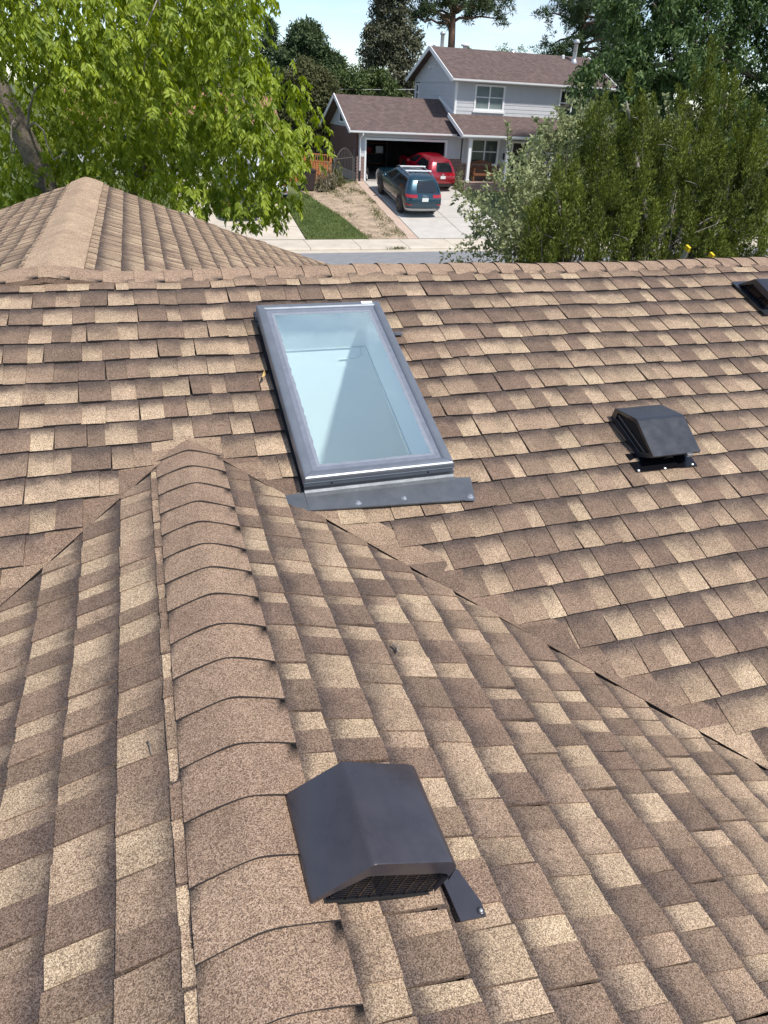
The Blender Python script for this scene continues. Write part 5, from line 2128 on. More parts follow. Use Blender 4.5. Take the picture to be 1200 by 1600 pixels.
# ================================================================== trees and shrubs
L1 = [[0.31,10.42,6.62],[-0.27,10.4,6.32],[0.97,11.26,6.84],[2.68,12.16,5.07],[-0.29,11.79,6.14],[1.89,10.34,5.27],[1.28,11.41,7.42],[0.02,11.01,6.83],[-0.94,12.06,6.55],[0.22,10.82,6.12],[0.56,11.93,6.84],[0.99,11.82,7.19],[0.92,12.06,6.52],[-1.16,12.06,6.36],[1.8,11.87,7.14],[0.49,12.41,6.23],[-0.52,10.3,6.31],[-0.7,10.43,6.21],[-1.73,11.05,6.72],[1.38,11.82,6.21],[-0.85,10.41,6.72],[1.29,12.11,6.64],[0.29,10.39,7.12],[-1.44,10.84,7.09],[-1.58,11.79,6.79],[0.07,11.37,6.69],[1.27,10.73,6.78],[-0.46,12.36,7.16],[-0.25,10.3,6.81],[1.61,11.68,6.69],[0.17,12.38,6.46],[-0.62,10.44,6.68],[-1.53,12.06,6.29],[2.18,10.87,5.76],[1.23,10.72,5.65],[0.08,11.11,7.14],[2.26,12.41,6.26],[-1.23,12.14,6.87],[-1.55,10.43,6.96],[2.07,10.33,5.42],[0.8,12.08,7.26],[1.02,11.74,6.22],[0.66,10.86,6.91],[2.03,10.84,6.01],[-0.68,10.99,7.06],[-0.97,11.08,6.93],[0.43,12.37,7.09],[1.82,11.21,5.31],[0.66,11.44,6.06],[-1.61,11.8,7.0],[1.77,12.38,6.37],[-1.46,10.62,6.41],[0.99,10.84,5.99],[-0.39,12.34,6.67],[-0.01,10.91,6.26],[1.49,11.04,7.39],[1.29,12.46,7.36],[1.36,10.81,5.83],[1.93,12.34,6.11],[-1.3,11.3,6.64],[-0.07,11.54,7.29],[1.43,10.66,7.11],[1.36,12.06,5.97],[-1.35,12.05,7.26],[-1.87,11.7,6.4],[2.24,11.03,4.98],[0.0,12.03,6.03],[0.7,11.86,6.36],[0.74,10.42,7.24],[1.29,10.42,6.42],[0.42,12.31,6.43],[1.57,11.55,6.04],[2.33,10.34,5.46],[1.92,11.49,5.78],[-1.16,11.23,6.99],[1.13,10.71,6.96],[1.71,12.3,7.0],[-0.96,10.47,7.09],[-0.14,10.5,6.48],[1.44,10.55,5.56],[-1.28,10.96,6.84],[1.23,12.45,5.76],[0.39,10.65,6.0],[-1.1,12.39,6.2],[1.8,11.33,5.56],[0.62,11.13,6.51],[1.63,10.58,7.21],[-0.5,11.49,7.23],[0.58,12.42,7.35],[-0.09,12.13,7.07],[-0.58,11.91,6.16],[-0.88,11.77,7.22],[0.77,11.7,6.75],[-0.17,12.14,6.77],[-1.17,12.37,6.63]]
L2 = [[0.29,14.07,5.64],[-1.34,14.01,5.32],[-1.57,13.24,5.62],[-0.64,13.41,5.97],[-1.22,14.19,4.61],[-0.29,13.36,4.76],[-0.35,15.1,5.69],[-1.82,14.06,4.39],[-2.31,14.74,5.03],[-2.11,13.45,4.65],[-1.59,14.65,4.62],[-1.68,14.27,5.07],[-0.5,15.18,5.21],[-0.65,13.24,4.95],[-0.29,14.78,4.95],[-0.06,13.32,5.45],[-0.95,13.18,5.35],[-2.21,13.1,4.34],[1.53,13.63,4.52],[-2.35,14.48,5.54],[0.09,13.24,5.99],[-1.08,14.45,5.72],[-0.6,14.99,5.51],[0.27,13.38,5.4],[-0.94,14.96,5.53],[0.41,15.25,6.0],[-1.15,14.14,6.09],[2.05,15.11,4.05],[0.76,12.8,4.75],[-1.33,15.07,5.04],[-1.8,13.01,5.05],[0.73,15.23,5.68],[0.45,14.39,5.15],[-2.05,12.58,5.36],[-2.48,15.49,6.16],[1.22,13.75,4.53],[-0.83,12.86,6.01],[-1.81,14.33,5.33],[0.34,13.89,4.8],[-2.9,15.33,4.59],[0.05,14.76,5.08],[-1.37,14.93,5.58],[0.87,13.32,5.01],[-0.35,13.49,5.99],[0.88,14.14,5.2],[-2.05,13.95,4.43],[-0.9,13.24,4.93],[-2.25,12.76,5.15],[-1.65,12.54,6.12],[-2.61,12.86,4.39],[-0.79,14.66,5.15],[-2.45,14.57,4.71],[-1.4,13.4,5.81],[-1.63,12.94,4.78],[-2.39,14.1,5.89],[-1.21,12.89,4.96],[-0.04,15.3,4.66],[-1.61,14.29,6.18],[-2.06,15.11,5.55],[1.17,14.86,5.41]]
L3 = [[0.81,11.8,5.22],[1.15,11.1,5.15],[1.43,10.79,4.53],[1.3,10.81,4.59],[1.03,11.72,4.67],[0.63,10.99,4.87],[1.96,10.85,4.78],[2.16,11.49,4.43],[1.94,11.37,4.36],[1.63,10.51,4.81],[1.68,11.69,4.95],[1.36,11.67,5.28],[2.29,10.67,4.55],[2.16,10.51,4.44],[2.54,11.35,4.64],[2.48,10.66,5.22],[2.92,11.88,5.53],[2.49,10.51,5.39],[2.01,10.81,5.28],[1.76,10.61,5.48],[2.01,11.12,5.05],[1.19,11.36,4.8],[0.92,11.74,4.49],[0.7,10.9,4.76],[0.31,11.72,4.83]]
A = [[5.9,11.53,4.83],[6.66,12.18,5.29],[6.74,12.21,3.9],[6.28,11.66,4.81],[6.51,12.56,4.32],[7.17,11.78,4.46],[7.96,13.11,5.36],[8.05,12.2,5.3],[7.77,12.96,4.9],[6.1,12.26,5.34],[5.68,11.69,4.69],[6.05,13.05,4.73],[8.2,12.91,4.18],[5.66,11.83,4.24],[8.62,13.23,4.85],[6.46,12.01,3.77],[7.81,12.99,5.9],[7.14,12.56,4.93],[8.21,13.45,5.01],[7.69,12.67,5.58],[8.86,12.86,4.54],[7.61,12.93,5.13],[6.14,11.57,4.09],[6.11,11.64,4.96],[6.08,12.6,4.88],[5.95,13.03,4.43],[7.34,12.77,5.6],[8.05,12.14,5.54],[7.04,11.7,3.91],[6.65,12.34,4.51],[7.98,12.73,4.43],[7.76,12.38,3.9],[6.78,12.8,5.47],[7.47,13.35,3.94],[8.56,13.06,4.27],[8.98,13.13,5.2],[7.36,12.99,5.43],[8.63,13.17,5.68],[7.08,12.69,4.71],[7.79,12.28,5.28],[7.16,12.36,3.84],[6.64,13.19,4.0],[6.09,12.83,5.07],[6.9,11.8,4.86],[8.38,12.7,4.68],[8.29,13.19,5.89],[6.9,12.86,4.2],[6.56,12.68,5.05],[8.17,12.9,4.99],[6.64,12.8,5.3],[6.56,12.66,3.76],[9.01,13.45,5.0],[8.85,13.12,4.32],[7.05,12.96,5.06],[7.49,11.82,4.7],[7.58,12.71,4.04],[7.84,11.85,4.08],[7.21,12.07,4.64],[7.77,12.03,5.46],[7.56,12.88,3.55]]
A2 = [[9.45,12.9,5.75],[9.88,12.9,5.76],[10.3,12.9,5.89],[9.84,12.9,5.43],[10.32,12.9,5.33],[8.76,12.9,5.62],[9.17,12.9,5.41],[8.24,12.9,5.71]]
S = [[[6.52,12.8,5.3],[6.32,12.6,5.76]],[[7.34,12.8,5.53],[6.84,12.6,5.82]],[[7.93,12.8,5.6],[7.67,12.6,6.4]],[[8.2,12.8,5.92],[8.28,12.6,6.45]],[[9.34,12.8,5.86],[9.11,12.6,6.27]],[[9.82,12.8,5.98],[9.49,12.6,6.3]],[[10.22,12.8,5.89],[10.04,12.6,6.29]],[[6.23,12.8,5.03],[6.04,12.6,5.3]],[[7.55,12.8,5.79],[7.26,12.6,5.99]],[[8.96,12.8,5.95],[8.64,12.6,6.09]],[[9.66,12.8,5.76],[9.32,12.6,6.17]],[[5.74,12.8,4.59],[5.37,12.6,4.56]],[[5.86,12.8,4.92],[5.68,12.6,5.14]]]
J = [[[7.79,10.6,4.57],[7.3,10.6,6.39]],[[9.43,10.6,4.58],[8.64,10.6,6.89]],[[8.63,10.4,5.28],[8.1,10.4,6.24]],[[10.41,10.6,4.58],[9.74,10.6,6.18]],[[9.86,10.8,5.37],[9.47,10.8,6.39]],[[6.13,10.2,4.15],[6.05,10.2,5.23]],[[7.11,10.0,3.98],[6.79,10.0,5.49]],[[6.48,9.9,4.11],[6.3,9.9,4.93]],[[7.8,10.1,3.95],[7.52,10.1,5.37]],[[8.2,10.0,4.07],[7.87,10.0,5.35]],[[8.95,10.1,3.99],[8.57,10.1,5.49]],[[9.4,10.0,4.0],[9.02,10.0,5.37]],[[10.05,10.1,3.98],[9.53,10.1,5.6]],[[10.62,10.3,4.09],[9.93,10.3,5.88]],[[7.11,10.6,4.57],[6.89,10.6,5.76]],[[8.24,10.8,4.85],[7.94,10.8,6.1]],[[7.44,10.7,5.23],[7.2,10.7,6.03]],[[7.79,10.5,5.44],[7.53,10.5,6.13]],[[8.88,10.7,5.64],[8.52,10.7,6.52]],[[9.55,10.8,5.66],[9.18,10.8,6.55]],[[5.69,10.0,4.1],[5.65,10.0,4.65]],[[8.53,9.9,3.98],[8.27,9.9,4.86]],[[9.6,9.9,3.97],[9.36,9.9,4.77]],[[10.1,9.8,4.03],[9.74,9.8,4.98]],[[7.32,9.8,4.02],[7.16,9.8,4.77]],[[6.67,9.8,4.03],[6.55,9.8,4.68]],[[6.15,9.8,4.03],[6.05,9.8,4.63]],[[7.82,9.8,4.01],[7.65,9.8,4.68]],[[9.03,9.8,3.99],[8.81,9.8,4.74]],[[11.27,10.4,3.85],[10.23,10.4,6.34]],[[11.73,10.4,3.84],[10.79,10.4,5.9]]]
L4 = [[2.15,12.77,4.78],[2.25,11.28,5.15],[1.19,13.39,5.3],[1.32,12.64,5.0],[1.42,11.65,5.62],[1.52,12.52,4.58],[1.54,12.96,5.32],[1.51,11.96,4.92],[1.65,11.04,5.33],[1.01,11.03,4.9],[1.87,12.77,4.25],[0.93,13.21,5.09],[1.51,11.11,4.86],[2.09,11.3,4.67],[1.95,11.34,5.63],[1.84,12.91,5.51],[1.08,13.16,4.98],[1.26,12.14,4.64],[2.46,12.75,5.6],[1.19,12.07,5.56],[1.77,12.95,5.08],[1.98,11.58,5.3],[2.24,11.89,5.27],[0.71,11.16,5.5],[2.23,12.16,4.95],[2.24,13.23,4.22],[1.23,12.76,5.15],[1.71,11.38,5.0],[2.01,12.56,5.42],[1.76,12.02,4.6],[2.18,13.36,4.97],[0.99,12.4,5.56],[2.36,12.32,4.74],[1.95,11.76,4.61]]

def branch_path(a, b, sagz=0.0, n=5, wob=0.06):
    a, b = np.array(a, float), np.array(b, float)
    ln = np.linalg.norm(b - a)
    pts = []
    for i in range(n + 1):
        t = i / n
        p = a + (b - a) * t + np.array([0, 0, sagz * math.sin(math.pi * t)])
        if 0 < i < n:
            p = p + rng.normal(0, wob * ln * 0.5, 3)
        pts.append(p)
    return pts


class CL_S:
    data = []


def clump_leaves(centres, rad, n_clus, per, ln, droop, out_bias=0.5, flat=0.75):
    """points and directions for clusters of drooping leaflets round each centre"""
    P, D, CL_S.data = [], [], []
    for c in centres:
        c = np.array(c[:3], float)
        R_ = rad * rng.uniform(0.75, 1.25)
        u = unit(rng.normal(size=(n_clus, 3)))
        rr = R_ * rng.uniform(0.15, 1.0, (n_clus, 1)) ** 0.6
        q = c + u * rr * np.array([1, 1, flat])
        for k in range(n_clus):
            base = u[k] * 0.6 + rng.normal(0, 0.5, 3)
            dirs = base[None, :] * out_bias + rng.normal(0, 0.45, (per, 3)) + np.array([0, 0, -droop])
            P.append(q[k] + rng.normal(0, ln * 0.35, (per, 3)))
            D.append(unit(dirs))
            CL_S.data.append(np.repeat((u[k] + np.array([0, 0, 0.6]))[None], per, 0) + rng.normal(0, 0.4, (per, 3)))
    return np.concatenate(P), np.concatenate(D)


def sprays(centres, rad, n_sp, per, ln, flat=0.8):
    """hanging compound leaves: a drooping stalk with leaflets down both sides"""
    P, D, S = [], [], []
    for c in centres:
        c = np.array(c[:3], float)
        R_ = rad * rng.uniform(0.7, 1.3)
        for k in range(n_sp):
            u = unit(rng.normal(size=3))
            q = c + u * R_ * rng.uniform(0.2, 1.0) ** 0.5 * np.array([1, 1, flat])
            h = unit(np.array([u[0], u[1], 0]) + rng.normal(0, 0.5, 3) * np.array([1, 1, 0]))
            d = unit(h * rng.uniform(0.3, 0.9) + np.array([0, 0, -rng.uniform(0.3, 0.9)]))
            sd = unit(np.cross(d, [0, 0, 1.0]) + 1e-4)
            L_ = ln * rng.uniform(1.0, 2.0)
            s_ = (np.arange(per) + rng.uniform(0, 1, per)) / per
            sg = np.where(np.arange(per) % 2 == 0, 1.0, -1.0)[:, None]
            P.append(q + d * (s_[:, None] * L_) + np.array([0, 0, -0.25 * L_]) * (s_[:, None] ** 2))
            D.append(unit(d * 0.35 + sd * sg * rng.uniform(0.3, 1.1, (per, 1)) + np.array([0, 0, -0.62]) + rng.normal(0, 0.22, (per, 3))))
            S.append(np.repeat((unit(h * 0.7 + np.array([0, 0, 0.9])))[None], per, 0) + rng.normal(0, 0.35, (per, 3)))
    return np.concatenate(P), np.concatenate(D), np.concatenate(S)


# --- big bright green tree behind the far wing
M['leaf_bright'] = leaf_mat('bright box elder leaves', (0.125, 0.190, 0.018), (0.430, 0.510, 0.060), 0.42, 0.5)
bt = thing('leafy_tree', (-1.1, 13.7, 0.85), 'big bright yellow green tree with drooping leaves and a leaning grey trunk at the left', 'tree')
m = MB()
m.tube([(-1.0, 13.7, 0.7), (-1.12, 13.6, 2.2), (-1.30, 13.5, 3.7), (-1.50, 13.5, 4.75), (-1.80, 13.5, 5.75), (-2.2, 13.5, 7.0), (-2.5, 13.7, 8.8)], [0.30, 0.23, 0.19, 0.17, 0.155, 0.13, 0.10], n=12)
m.build('trunk', M['bark'], bt, smooth=True)
m = MB()
m.tube([(-0.9, 13.9, 0.7), (-0.7, 14.3, 2.4), (-0.1, 14.6, 4.4), (0.9, 14.2, 6.4), (1.3, 13.6, 8.2)], [0.16, 0.12, 0.09, 0.06, 0.03], n=9)
m.build('trunk', M['bark'], bt, smooth=True)
hubs = [(-1.6, 13.5, 5.2), (-2.0, 13.5, 6.6), (-0.1, 14.5, 4.4), (0.7, 14.2, 6.0), (-1.25, 13.6, 3.6), (1.2, 13.8, 7.6)]
m = MB()
allc = L1 + L2 + L3
for i, c in enumerate(allc):
    if i % 5 == 0 and i < len(L1) + len(L2):
        h = min(hubs, key=lambda q: sum((q[k] - c[k]) ** 2 for k in range(3)))
        r0 = 0.014 if i % 3 else 0.024
        m.tube(branch_path(h, c, 0.35, 6), np.linspace(r0, 0.008, 7), n=5, cap=False)
for k in range(10):
    c = np.array(allc[int(rng.integers(len(allc)))])
    m.tube(branch_path(c, c + rng.normal(0, 0.45, 3) + (0, 0, -0.25), 0.1, 4), np.linspace(0.010, 0.003, 5), n=4, cap=False)
m.build('branches', M['twig'], bt, kind='stuff')


def keep(c):
    """leave the leaning trunk and the yard of the two-storey house open to view"""
    p = cam_proj(c)
    if p is None:
        return True
    x_, y_ = p
    if c[1] < 13.7 and 0 < x_ < 80 + 0.25 * (y_ - 150) and 130 < y_ < 265:
        return False
    return not (x_ > 482 or (y_ > 262 and x_ > 446) or (y_ < 110 and x_ > 396))


L1 = [c for c in L1 if keep(c)]
L2 = [c for c in L2 if keep(c)]
L3 = [c for c in L3 + L4 if keep(c)]
up = []
while len(up) < 70:       # the part of the crown above and left of the frame, which shades the inside
    p = np.array([rng.uniform(-6, 1.6), rng.uniform(10.8, 16.5), rng.uniform(6.4, 11)])
    if ((p[0] + 1.6) / 4.2) ** 2 + ((p[1] - 13.6) / 3.4) ** 2 + ((p[2] - 7.6) / 3.6) ** 2 < 1 and p[2] > 7.3:
        up.append(p)
back = [np.array([rng.uniform(-4.2, 1.6), rng.uniform(14.5, 17), rng.uniform(3.2, 7)]) for k in range(46)]
low_in = [np.array([rng.uniform(-2.6, 1.3), rng.uniform(12.6, 15.5), rng.uniform(3.0, 5.6)]) for k in range(90)]
ins = [np.array([rng.uniform(-2.4, 2.6), rng.uniform(12.0, 14.5), rng.uniform(5.2, 7.6)]) for k in range(46)]
low_in += [np.array([rng.uniform(-1.6, 1.7), rng.uniform(13.4, 16), rng.uniform(4.5, 6.2)]) for k in range(44)]
low_in = [c for c in low_in if keep(c)]
ins = [p for p in ins if keep(p) and p[0] < 0.4 * (p[1] - 10) + 0.6]
parts_ = [sprays(L1, 0.40, 21, 14, 0.09), sprays(L2, 0.42, 18, 13, 0.09), sprays(L3, 0.27, 12, 14, 0.09), sprays(up, 0.60, 13, 12, 0.12),
          sprays(back, 0.62, 14, 12, 0.13), sprays(low_in, 0.45, 14, 12, 0.11), sprays(ins, 0.5, 12, 12, 0.11)]
P, D, S_ = [np.concatenate([q[k] for q in parts_]) for k in range(3)]
leaves_mesh('crown', P, D, rng.uniform(0.060, 0.118, len(P)), rng.uniform(0.026, 0.045, len(P)), M['leaf_bright'], bt, kind='stuff', fold=0.18, side=S_)

def keep_a(c):
    x_, y_ = cam_proj(c)
    return not ((x_ < 825 and y_ < 275) or (x_ < 765 and y_ < 308))


A = [c for c in A if keep_a(c)]
S = [s_ for s_ in S if keep_a(s_[1]) or s_ is S[0]]
# --- pale silvery leaved shrub tree beyond the ridge
M['leaf_pale'] = leaf_mat('pale apple leaves', (0.11, 0.145, 0.045), (0.52, 0.55, 0.31), 0.30, 0.6)
at_ = thing('apple_tree', (6.9, 12.7, 0.85), 'pale silvery green tree with upright leafy shoots in front of the porch', 'tree')
m = MB()
m.tube([(7.2, 12.7, 0.7), (7.15, 12.6, 1.8), (7.0, 12.5, 2.9), (6.9, 12.5, 3.6)], [0.13, 0.115, 0.10, 0.07], n=9)
m.build('trunk', M['bark'], at_, smooth=True)
m = MB()
for c in A[::2] + A2:
    h = (7.0 + rng.normal(0, 0.2), 12.5, 2.7 + rng.uniform(0, 0.9))
    m.tube(branch_path(h, c, 0.15, 5), np.linspace(0.022, 0.005, 6), n=5, cap=False)
for a, b2 in S:
    m.tube(branch_path(a, b2, 0, 4, 0.03), np.linspace(0.012, 0.003, 5), n=4, cap=False)
m.build('branches', M['bark'], at_, kind='stuff')
P1, D1 = clump_leaves(A, 0.34, 60, 4, 0.06, -0.15, 0.9, 0.9)
P2, D2 = clump_leaves(A2, 0.26, 40, 4, 0.05, -0.3, 0.9, 1.1)
PS, DS = [], []
for a, b2 in S:
    a, b2 = np.array(a), np.array(b2)
    a = a - (b2 - a) * 0.6
    for k in range(70):
        t = rng.random()
        PS.append(a + (b2 - a) * t + rng.normal(0, 0.012, 3))
        an = rng.uniform(0, 2 * math.pi)
        DS.append(unit(np.array([math.cos(an), math.sin(an), 0.55])))
low = [np.array([rng.uniform(5.6, 8.6), rng.uniform(12, 14), rng.uniform(2.0, 4.0)]) for k in range(24)]
P4, D4 = clump_leaves(low, 0.42, 40, 3, 0.05, 0.1, 0.9, 0.9)
P, D = np.concatenate([P1, P2, np.array(PS), P4]), np.concatenate([D1, D2, np.array(DS), D4])
leaves_mesh('crown', P, D, rng.uniform(0.06, 0.11, len(P)), rng.uniform(0.034, 0.052, len(P)), M['leaf_pale'], at_, kind='stuff', fold=0.28)

# --- junipers: many upright feathery spires
M['leaf_jun'] = leaf_mat('juniper scales', (0.040, 0.060, 0.011), (0.260, 0.305, 0.052), 0.18, 0.7)


def spires(js, name, label, base):
    t = thing(name, base, label, 'tree', 'junipers beyond the ridge')
    m = MB()
    m.tube([base, (base[0] + 0.05, base[1], base[2] + 2.4), (js[0][1][0], js[0][1][1], js[0][1][2] - 0.25)], [0.11, 0.08, 0.012], n=8)
    m.build('trunk', M['twig'], t, smooth=True)
    PP, DD, SS = [], [], []
    m = MB()
    for a, b2 in js:
        a, b2 = np.array(a), np.array(b2)
        h = np.linalg.norm(b2 - a)
        m.tube(branch_path((base[0] + rng.normal(0, 0.1), base[1] + 0.1, base[2] + 1.6 + rng.uniform(0, 0.8)), a + (b2 - a) * 0.75, -0.1, 6, 0.05), np.linspace(0.014, 0.004, 7), n=5, cap=False)
        for k in range(3 if a[0] > 8.2 and a[0] < 9.4 else 1):
            p = a + (b2 - a) * rng.uniform(0.1, 0.8)
            e = p + np.array([rng.normal(0, 0.22), rng.normal(-0.1, 0.15), rng.uniform(0.05, 0.3)])
            m.tube(branch_path(p, e, 0.02, 3), np.linspace(0.008, 0.003, 4), n=4, cap=False)
        nsub = int(5 + 6 * h)
        for k in range(nsub):
            tt = 1.0 if k == 0 else rng.uniform(0.0, 0.95)
            rad = (0.26 * (1 - tt) ** 0.7) * min(1.0, 0.5 + h)
            an = rng.uniform(0, 2 * math.pi)
            c = a + (b2 - a) * tt + np.array([math.cos(an), math.sin(an), 0]) * rad * rng.uniform(0.5, 1.1)
            ax = unit(np.array([math.cos(an) * 0.30, math.sin(an) * 0.30, 1.0]) + rng.normal(0, 0.12, 3))
            fl, fw_ = rng.uniform(0.28, 0.55), rng.uniform(0.055, 0.11)
            if k == 0:
                ax, fl, fw_ = unit(b2 - a), 0.36, 0.05
            nb = 150
            s_ = rng.uniform(0, 1, nb)
            prof_ = np.sin(np.pi * np.clip(s_ * 0.9 + 0.08, 0, 1)) ** 0.8 * (1.15 - 0.55 * s_)
            lob = 1 + 0.45 * np.sin(s_ * 26 + rng.uniform(0, 6))
            th_ = rng.uniform(0, 2 * math.pi, nb)
            e1 = unit(np.cross(ax, [0.3, 0.9, 0.1]))
            e2 = np.cross(ax, e1)
            rad_ = np.cos(th_)[:, None] * e1 + np.sin(th_)[:, None] * e2
            PP.append(c + ax * ((s_[:, None] - 0.55) * fl) + rad_ * (fw_ * prof_ * lob * rng.uniform(0.75, 1.08, nb))[:, None])
            DD.append(unit(ax * 0.9 + rad_ * 0.55 + rng.normal(0, 0.25, (nb, 3))))
            SS.append(rad_ + np.array([0, 0, 0.25]) + rng.normal(0, 0.3, (nb, 3)))
    m.build('branches', M['twig'], t, kind='stuff')
    P, D, S_ = np.concatenate(PP), np.concatenate(DD), np.concatenate(SS)
    leaves_mesh('crown', P, D, rng.uniform(0.035, 0.075, len(P)), rng.uniform(0.014, 0.026, len(P)), M['leaf_jun'], t, kind='stuff', fold=0.2, side=S_)


def fill(xa, xb, n, zlo=1.6, zhi=4.4, y=(10.3, 11.4)):
    out = []
    for k in range(n):
        x, yy, z = rng.uniform(xa, xb), rng.uniform(*y), rng.uniform(zlo, zhi)
        out.append(((x, yy, z), (x + rng.normal(0, 0.05), yy, z + rng.uniform(0.5, 0.95))))
    return out


jl = [j for j in J if j[0][0] < 7.62]
jr = [j for j in J if j[0][0] >= 7.62]
spires(jl + fill(6.2, 7.7, 34) + fill(6.2, 7.7, 16, 0.9, 1.9), 'juniper', 'dark green juniper with one tall pointed tip, in front of the pale tree', (7.1, 10.8, 0.85))
spires(jr + fill(7.6, 10.9, 74, zhi=5.0) + fill(7.6, 10.9, 30, 0.9, 1.9) + fill(7.4, 10.9, 40, 3.0, 5.2, (11.2, 12.4)), 'juniper', 'tallest juniper with bare grey twigs at the right edge beyond the ridge', (8.9, 10.9, 0.85))

M['needle'] = leaf_mat('dark fir needles', (0.040, 0.072, 0.030), (0.120, 0.165, 0.070), 0.2, 0.7)
M['needle_grey'] = leaf_mat('grey brown sparse needles', (0.070, 0.080, 0.042), (0.185, 0.180, 0.115), 0.2, 0.8)
M['needle_pond'] = leaf_mat('long pine needles', (0.032, 0.056, 0.020), (0.105, 0.140, 0.055), 0.2, 0.7)
# --- tall dark ash in front of the right end of the two-storey house
M['leaf_ash'] = leaf_mat('dark ash leaves', (0.036, 0.076, 0.022), (0.135, 0.205, 0.065), 0.28, 0.55)


def broad(name, label, base, blobs, ncl, cr, per, ln, mt, trunk_r, group=None, droop=0.6):
    t = thing(name, base, label, 'tree', group)
    tz = np.mean([b_[2] for b_ in blobs])
    m = MB()
    cx, cy = np.mean([b_[0] for b_ in blobs]), np.mean([b_[1] for b_ in blobs])
    m.tube([(base[0], base[1], base[2] - 0.2), (base[0] * 0.6 + cx * 0.4, base[1] * 0.6 + cy * 0.4, base[2] + (tz - base[2]) * 0.5), (cx, cy, tz)], [trunk_r, trunk_r * 0.75, trunk_r * 0.4], n=9)
    m.build('trunk', M['bark'], t, smooth=True)
    m = MB()
    cs = []
    for (x, y, z, rx, ry, rz) in blobs:
        m.tube(branch_path((cx, cy, tz - 0.3), (x, y, z), 0.2, 4), np.linspace(trunk_r * 0.4, 0.04, 5), n=6, cap=False)
        u = unit(rng.normal(size=(ncl, 3)))
        rr = rng.uniform(0.35, 1.0, (ncl, 1)) ** 0.5
        cs += list(np.array([x, y, z]) + u * rr * np.array([rx, ry, rz]))
    m.build('limbs', M['bark'], t, kind='stuff')
    P, D = clump_leaves(cs, cr, 22, per, ln, droop, 0.6, 0.7)
    leaves_mesh('crown', P, D, ln * rng.uniform(0.75, 1.25, len(P)), ln * 0.42, mt, t, kind='stuff', fold=0.2, side=np.concatenate(CL_S.data))


broad('ash_tree', 'tall dark green leafy tree towering over the junipers at the upper right', (25.5, 34.0, 0.3),
      [(22.6, 34, 7.2, 1.9, 2.0, 1.7), (24.6, 33, 8.4, 2.3, 2, 1.7), (26.5, 33.5, 6.8, 2.6, 2, 1.9), (23.8, 34, 10.4, 2.4, 2.2, 1.8), (27.0, 34, 10.6, 3, 2.4, 2.0), (29.6, 33, 8.0, 2.6, 2.4, 2.4),
       (25, 35, 13, 3, 2.6, 2.0), (29.5, 34, 11.5, 2.6, 2.4, 2), (24.5, 34, 5.0, 2.6, 1.8, 1.2), (29.0, 32, 5.4, 2.6, 1.8, 1.6), (21.9, 34.5, 5.2, 1.3, 1.6, 1.2), (32, 33, 7.5, 2.4, 2, 3.2), (32.4, 33, 11.5, 2.6, 2, 2.4)],
      66, 0.55, 4, 0.24, M['leaf_ash'], 0.4)


# --- conifers behind the house



def fir(label, x, y, h, r, mt, n=120, z0=1.75, bare=0.12, group='conifers behind the two-storey house'):
    r, n = r * 1.22, int(n * 1.5)
    t = thing('fir_tree', (x, y, z0), label, 'tree', group)
    m = MB().tube([(x, y, z0 - 0.2), (x + 0.05, y, z0 + h * 0.5), (x, y, z0 + h)], [0.2 + r * 0.05, 0.14, 0.02], n=8)
    m.build('trunk', M['bark_red'], t, smooth=True)
    br, PP, DD = MB(), [], []
    for k in range(n):
        tt = bare + (1 - bare) * (k + rng.random()) / n
        an = rng.uniform(0, 2 * math.pi)
        L_ = r * (1 - tt) ** 0.75 * rng.uniform(0.6, 1.12) + 0.25
        a = np.array([x, y, z0 + h * tt])
        e = a + np.array([math.cos(an) * L_, math.sin(an) * L_, -0.16 * L_ + 0.12])
        br.tube([a, (a + e) / 2 + (0, 0, 0.06 * L_), e], [0.035, 0.02, 0.008], n=4, cap=False)
        nb = int(26 + 26 * L_)
        s_ = rng.uniform(0.12, 1.0, (nb, 1))
        PP.append(a + (e - a) * s_ + rng.normal(0, 0.10 + 0.06 * L_, (nb, 3)) * np.array([1, 1, 0.6]))
        DD.append(unit((e - a) / L_ * 0.6 + rng.normal(0, 0.6, (nb, 3)) + np.array([0, 0, 0.15])))
    br.build('branches', M['bark_red'], t, kind='stuff')
    P, D = np.concatenate(PP), np.concatenate(DD)
    leaves_mesh('crown', P, D, rng.uniform(0.22, 0.48, len(P)), rng.uniform(0.06, 0.12, len(P)), mt, t, kind='stuff', fold=0.2)


broad('conifer', 'dark bushy conifer with a rounded top left of the house roofs', (14.0, 64.5, 1.77), [(14.0, 64.5, 9.6, 1.3, 1.3, 1.3), (12.9, 64.5, 7.9, 1.7, 1.5, 1.5), (15.2, 64.5, 7.8, 1.7, 1.5, 1.5), (14.0, 64, 6.0, 2.8, 1.6, 1.6), (11.4, 64, 5.6, 1.8, 1.5, 1.8), (16.8, 64, 5.4, 1.8, 1.5, 1.8)], 80, 0.5, 5, 0.28, M['needle'], 0.25, 'conifers behind the two-storey house', -0.1)
broad('conifer', 'tall sparse grey brown conifer between the two roofs', (19.4, 59.5, 1.77), [(19.2, 59.5, 12.0, 1.3, 1.2, 1.6), (18.5, 59.5, 9.6, 1.4, 1.3, 1.4), (20.3, 59.5, 9.6, 1.4, 1.3, 1.5), (19.3, 59.3, 7.6, 2.2, 1.4, 1.5), (17.8, 59.3, 6.0, 1.6, 1.3, 1.5), (20.6, 59.3, 6.2, 1.6, 1.3, 1.4), (19.3, 59, 14.2, 1.2, 1.2, 1.4)], 60, 0.5, 4, 0.26, M['needle_grey'], 0.25, 'conifers behind the two-storey house', 0.1)
fir('dense dark fir directly left of the sparse grey brown spruce', 16.9, 66.0, 6.9, 3.0, M['needle'], 110)
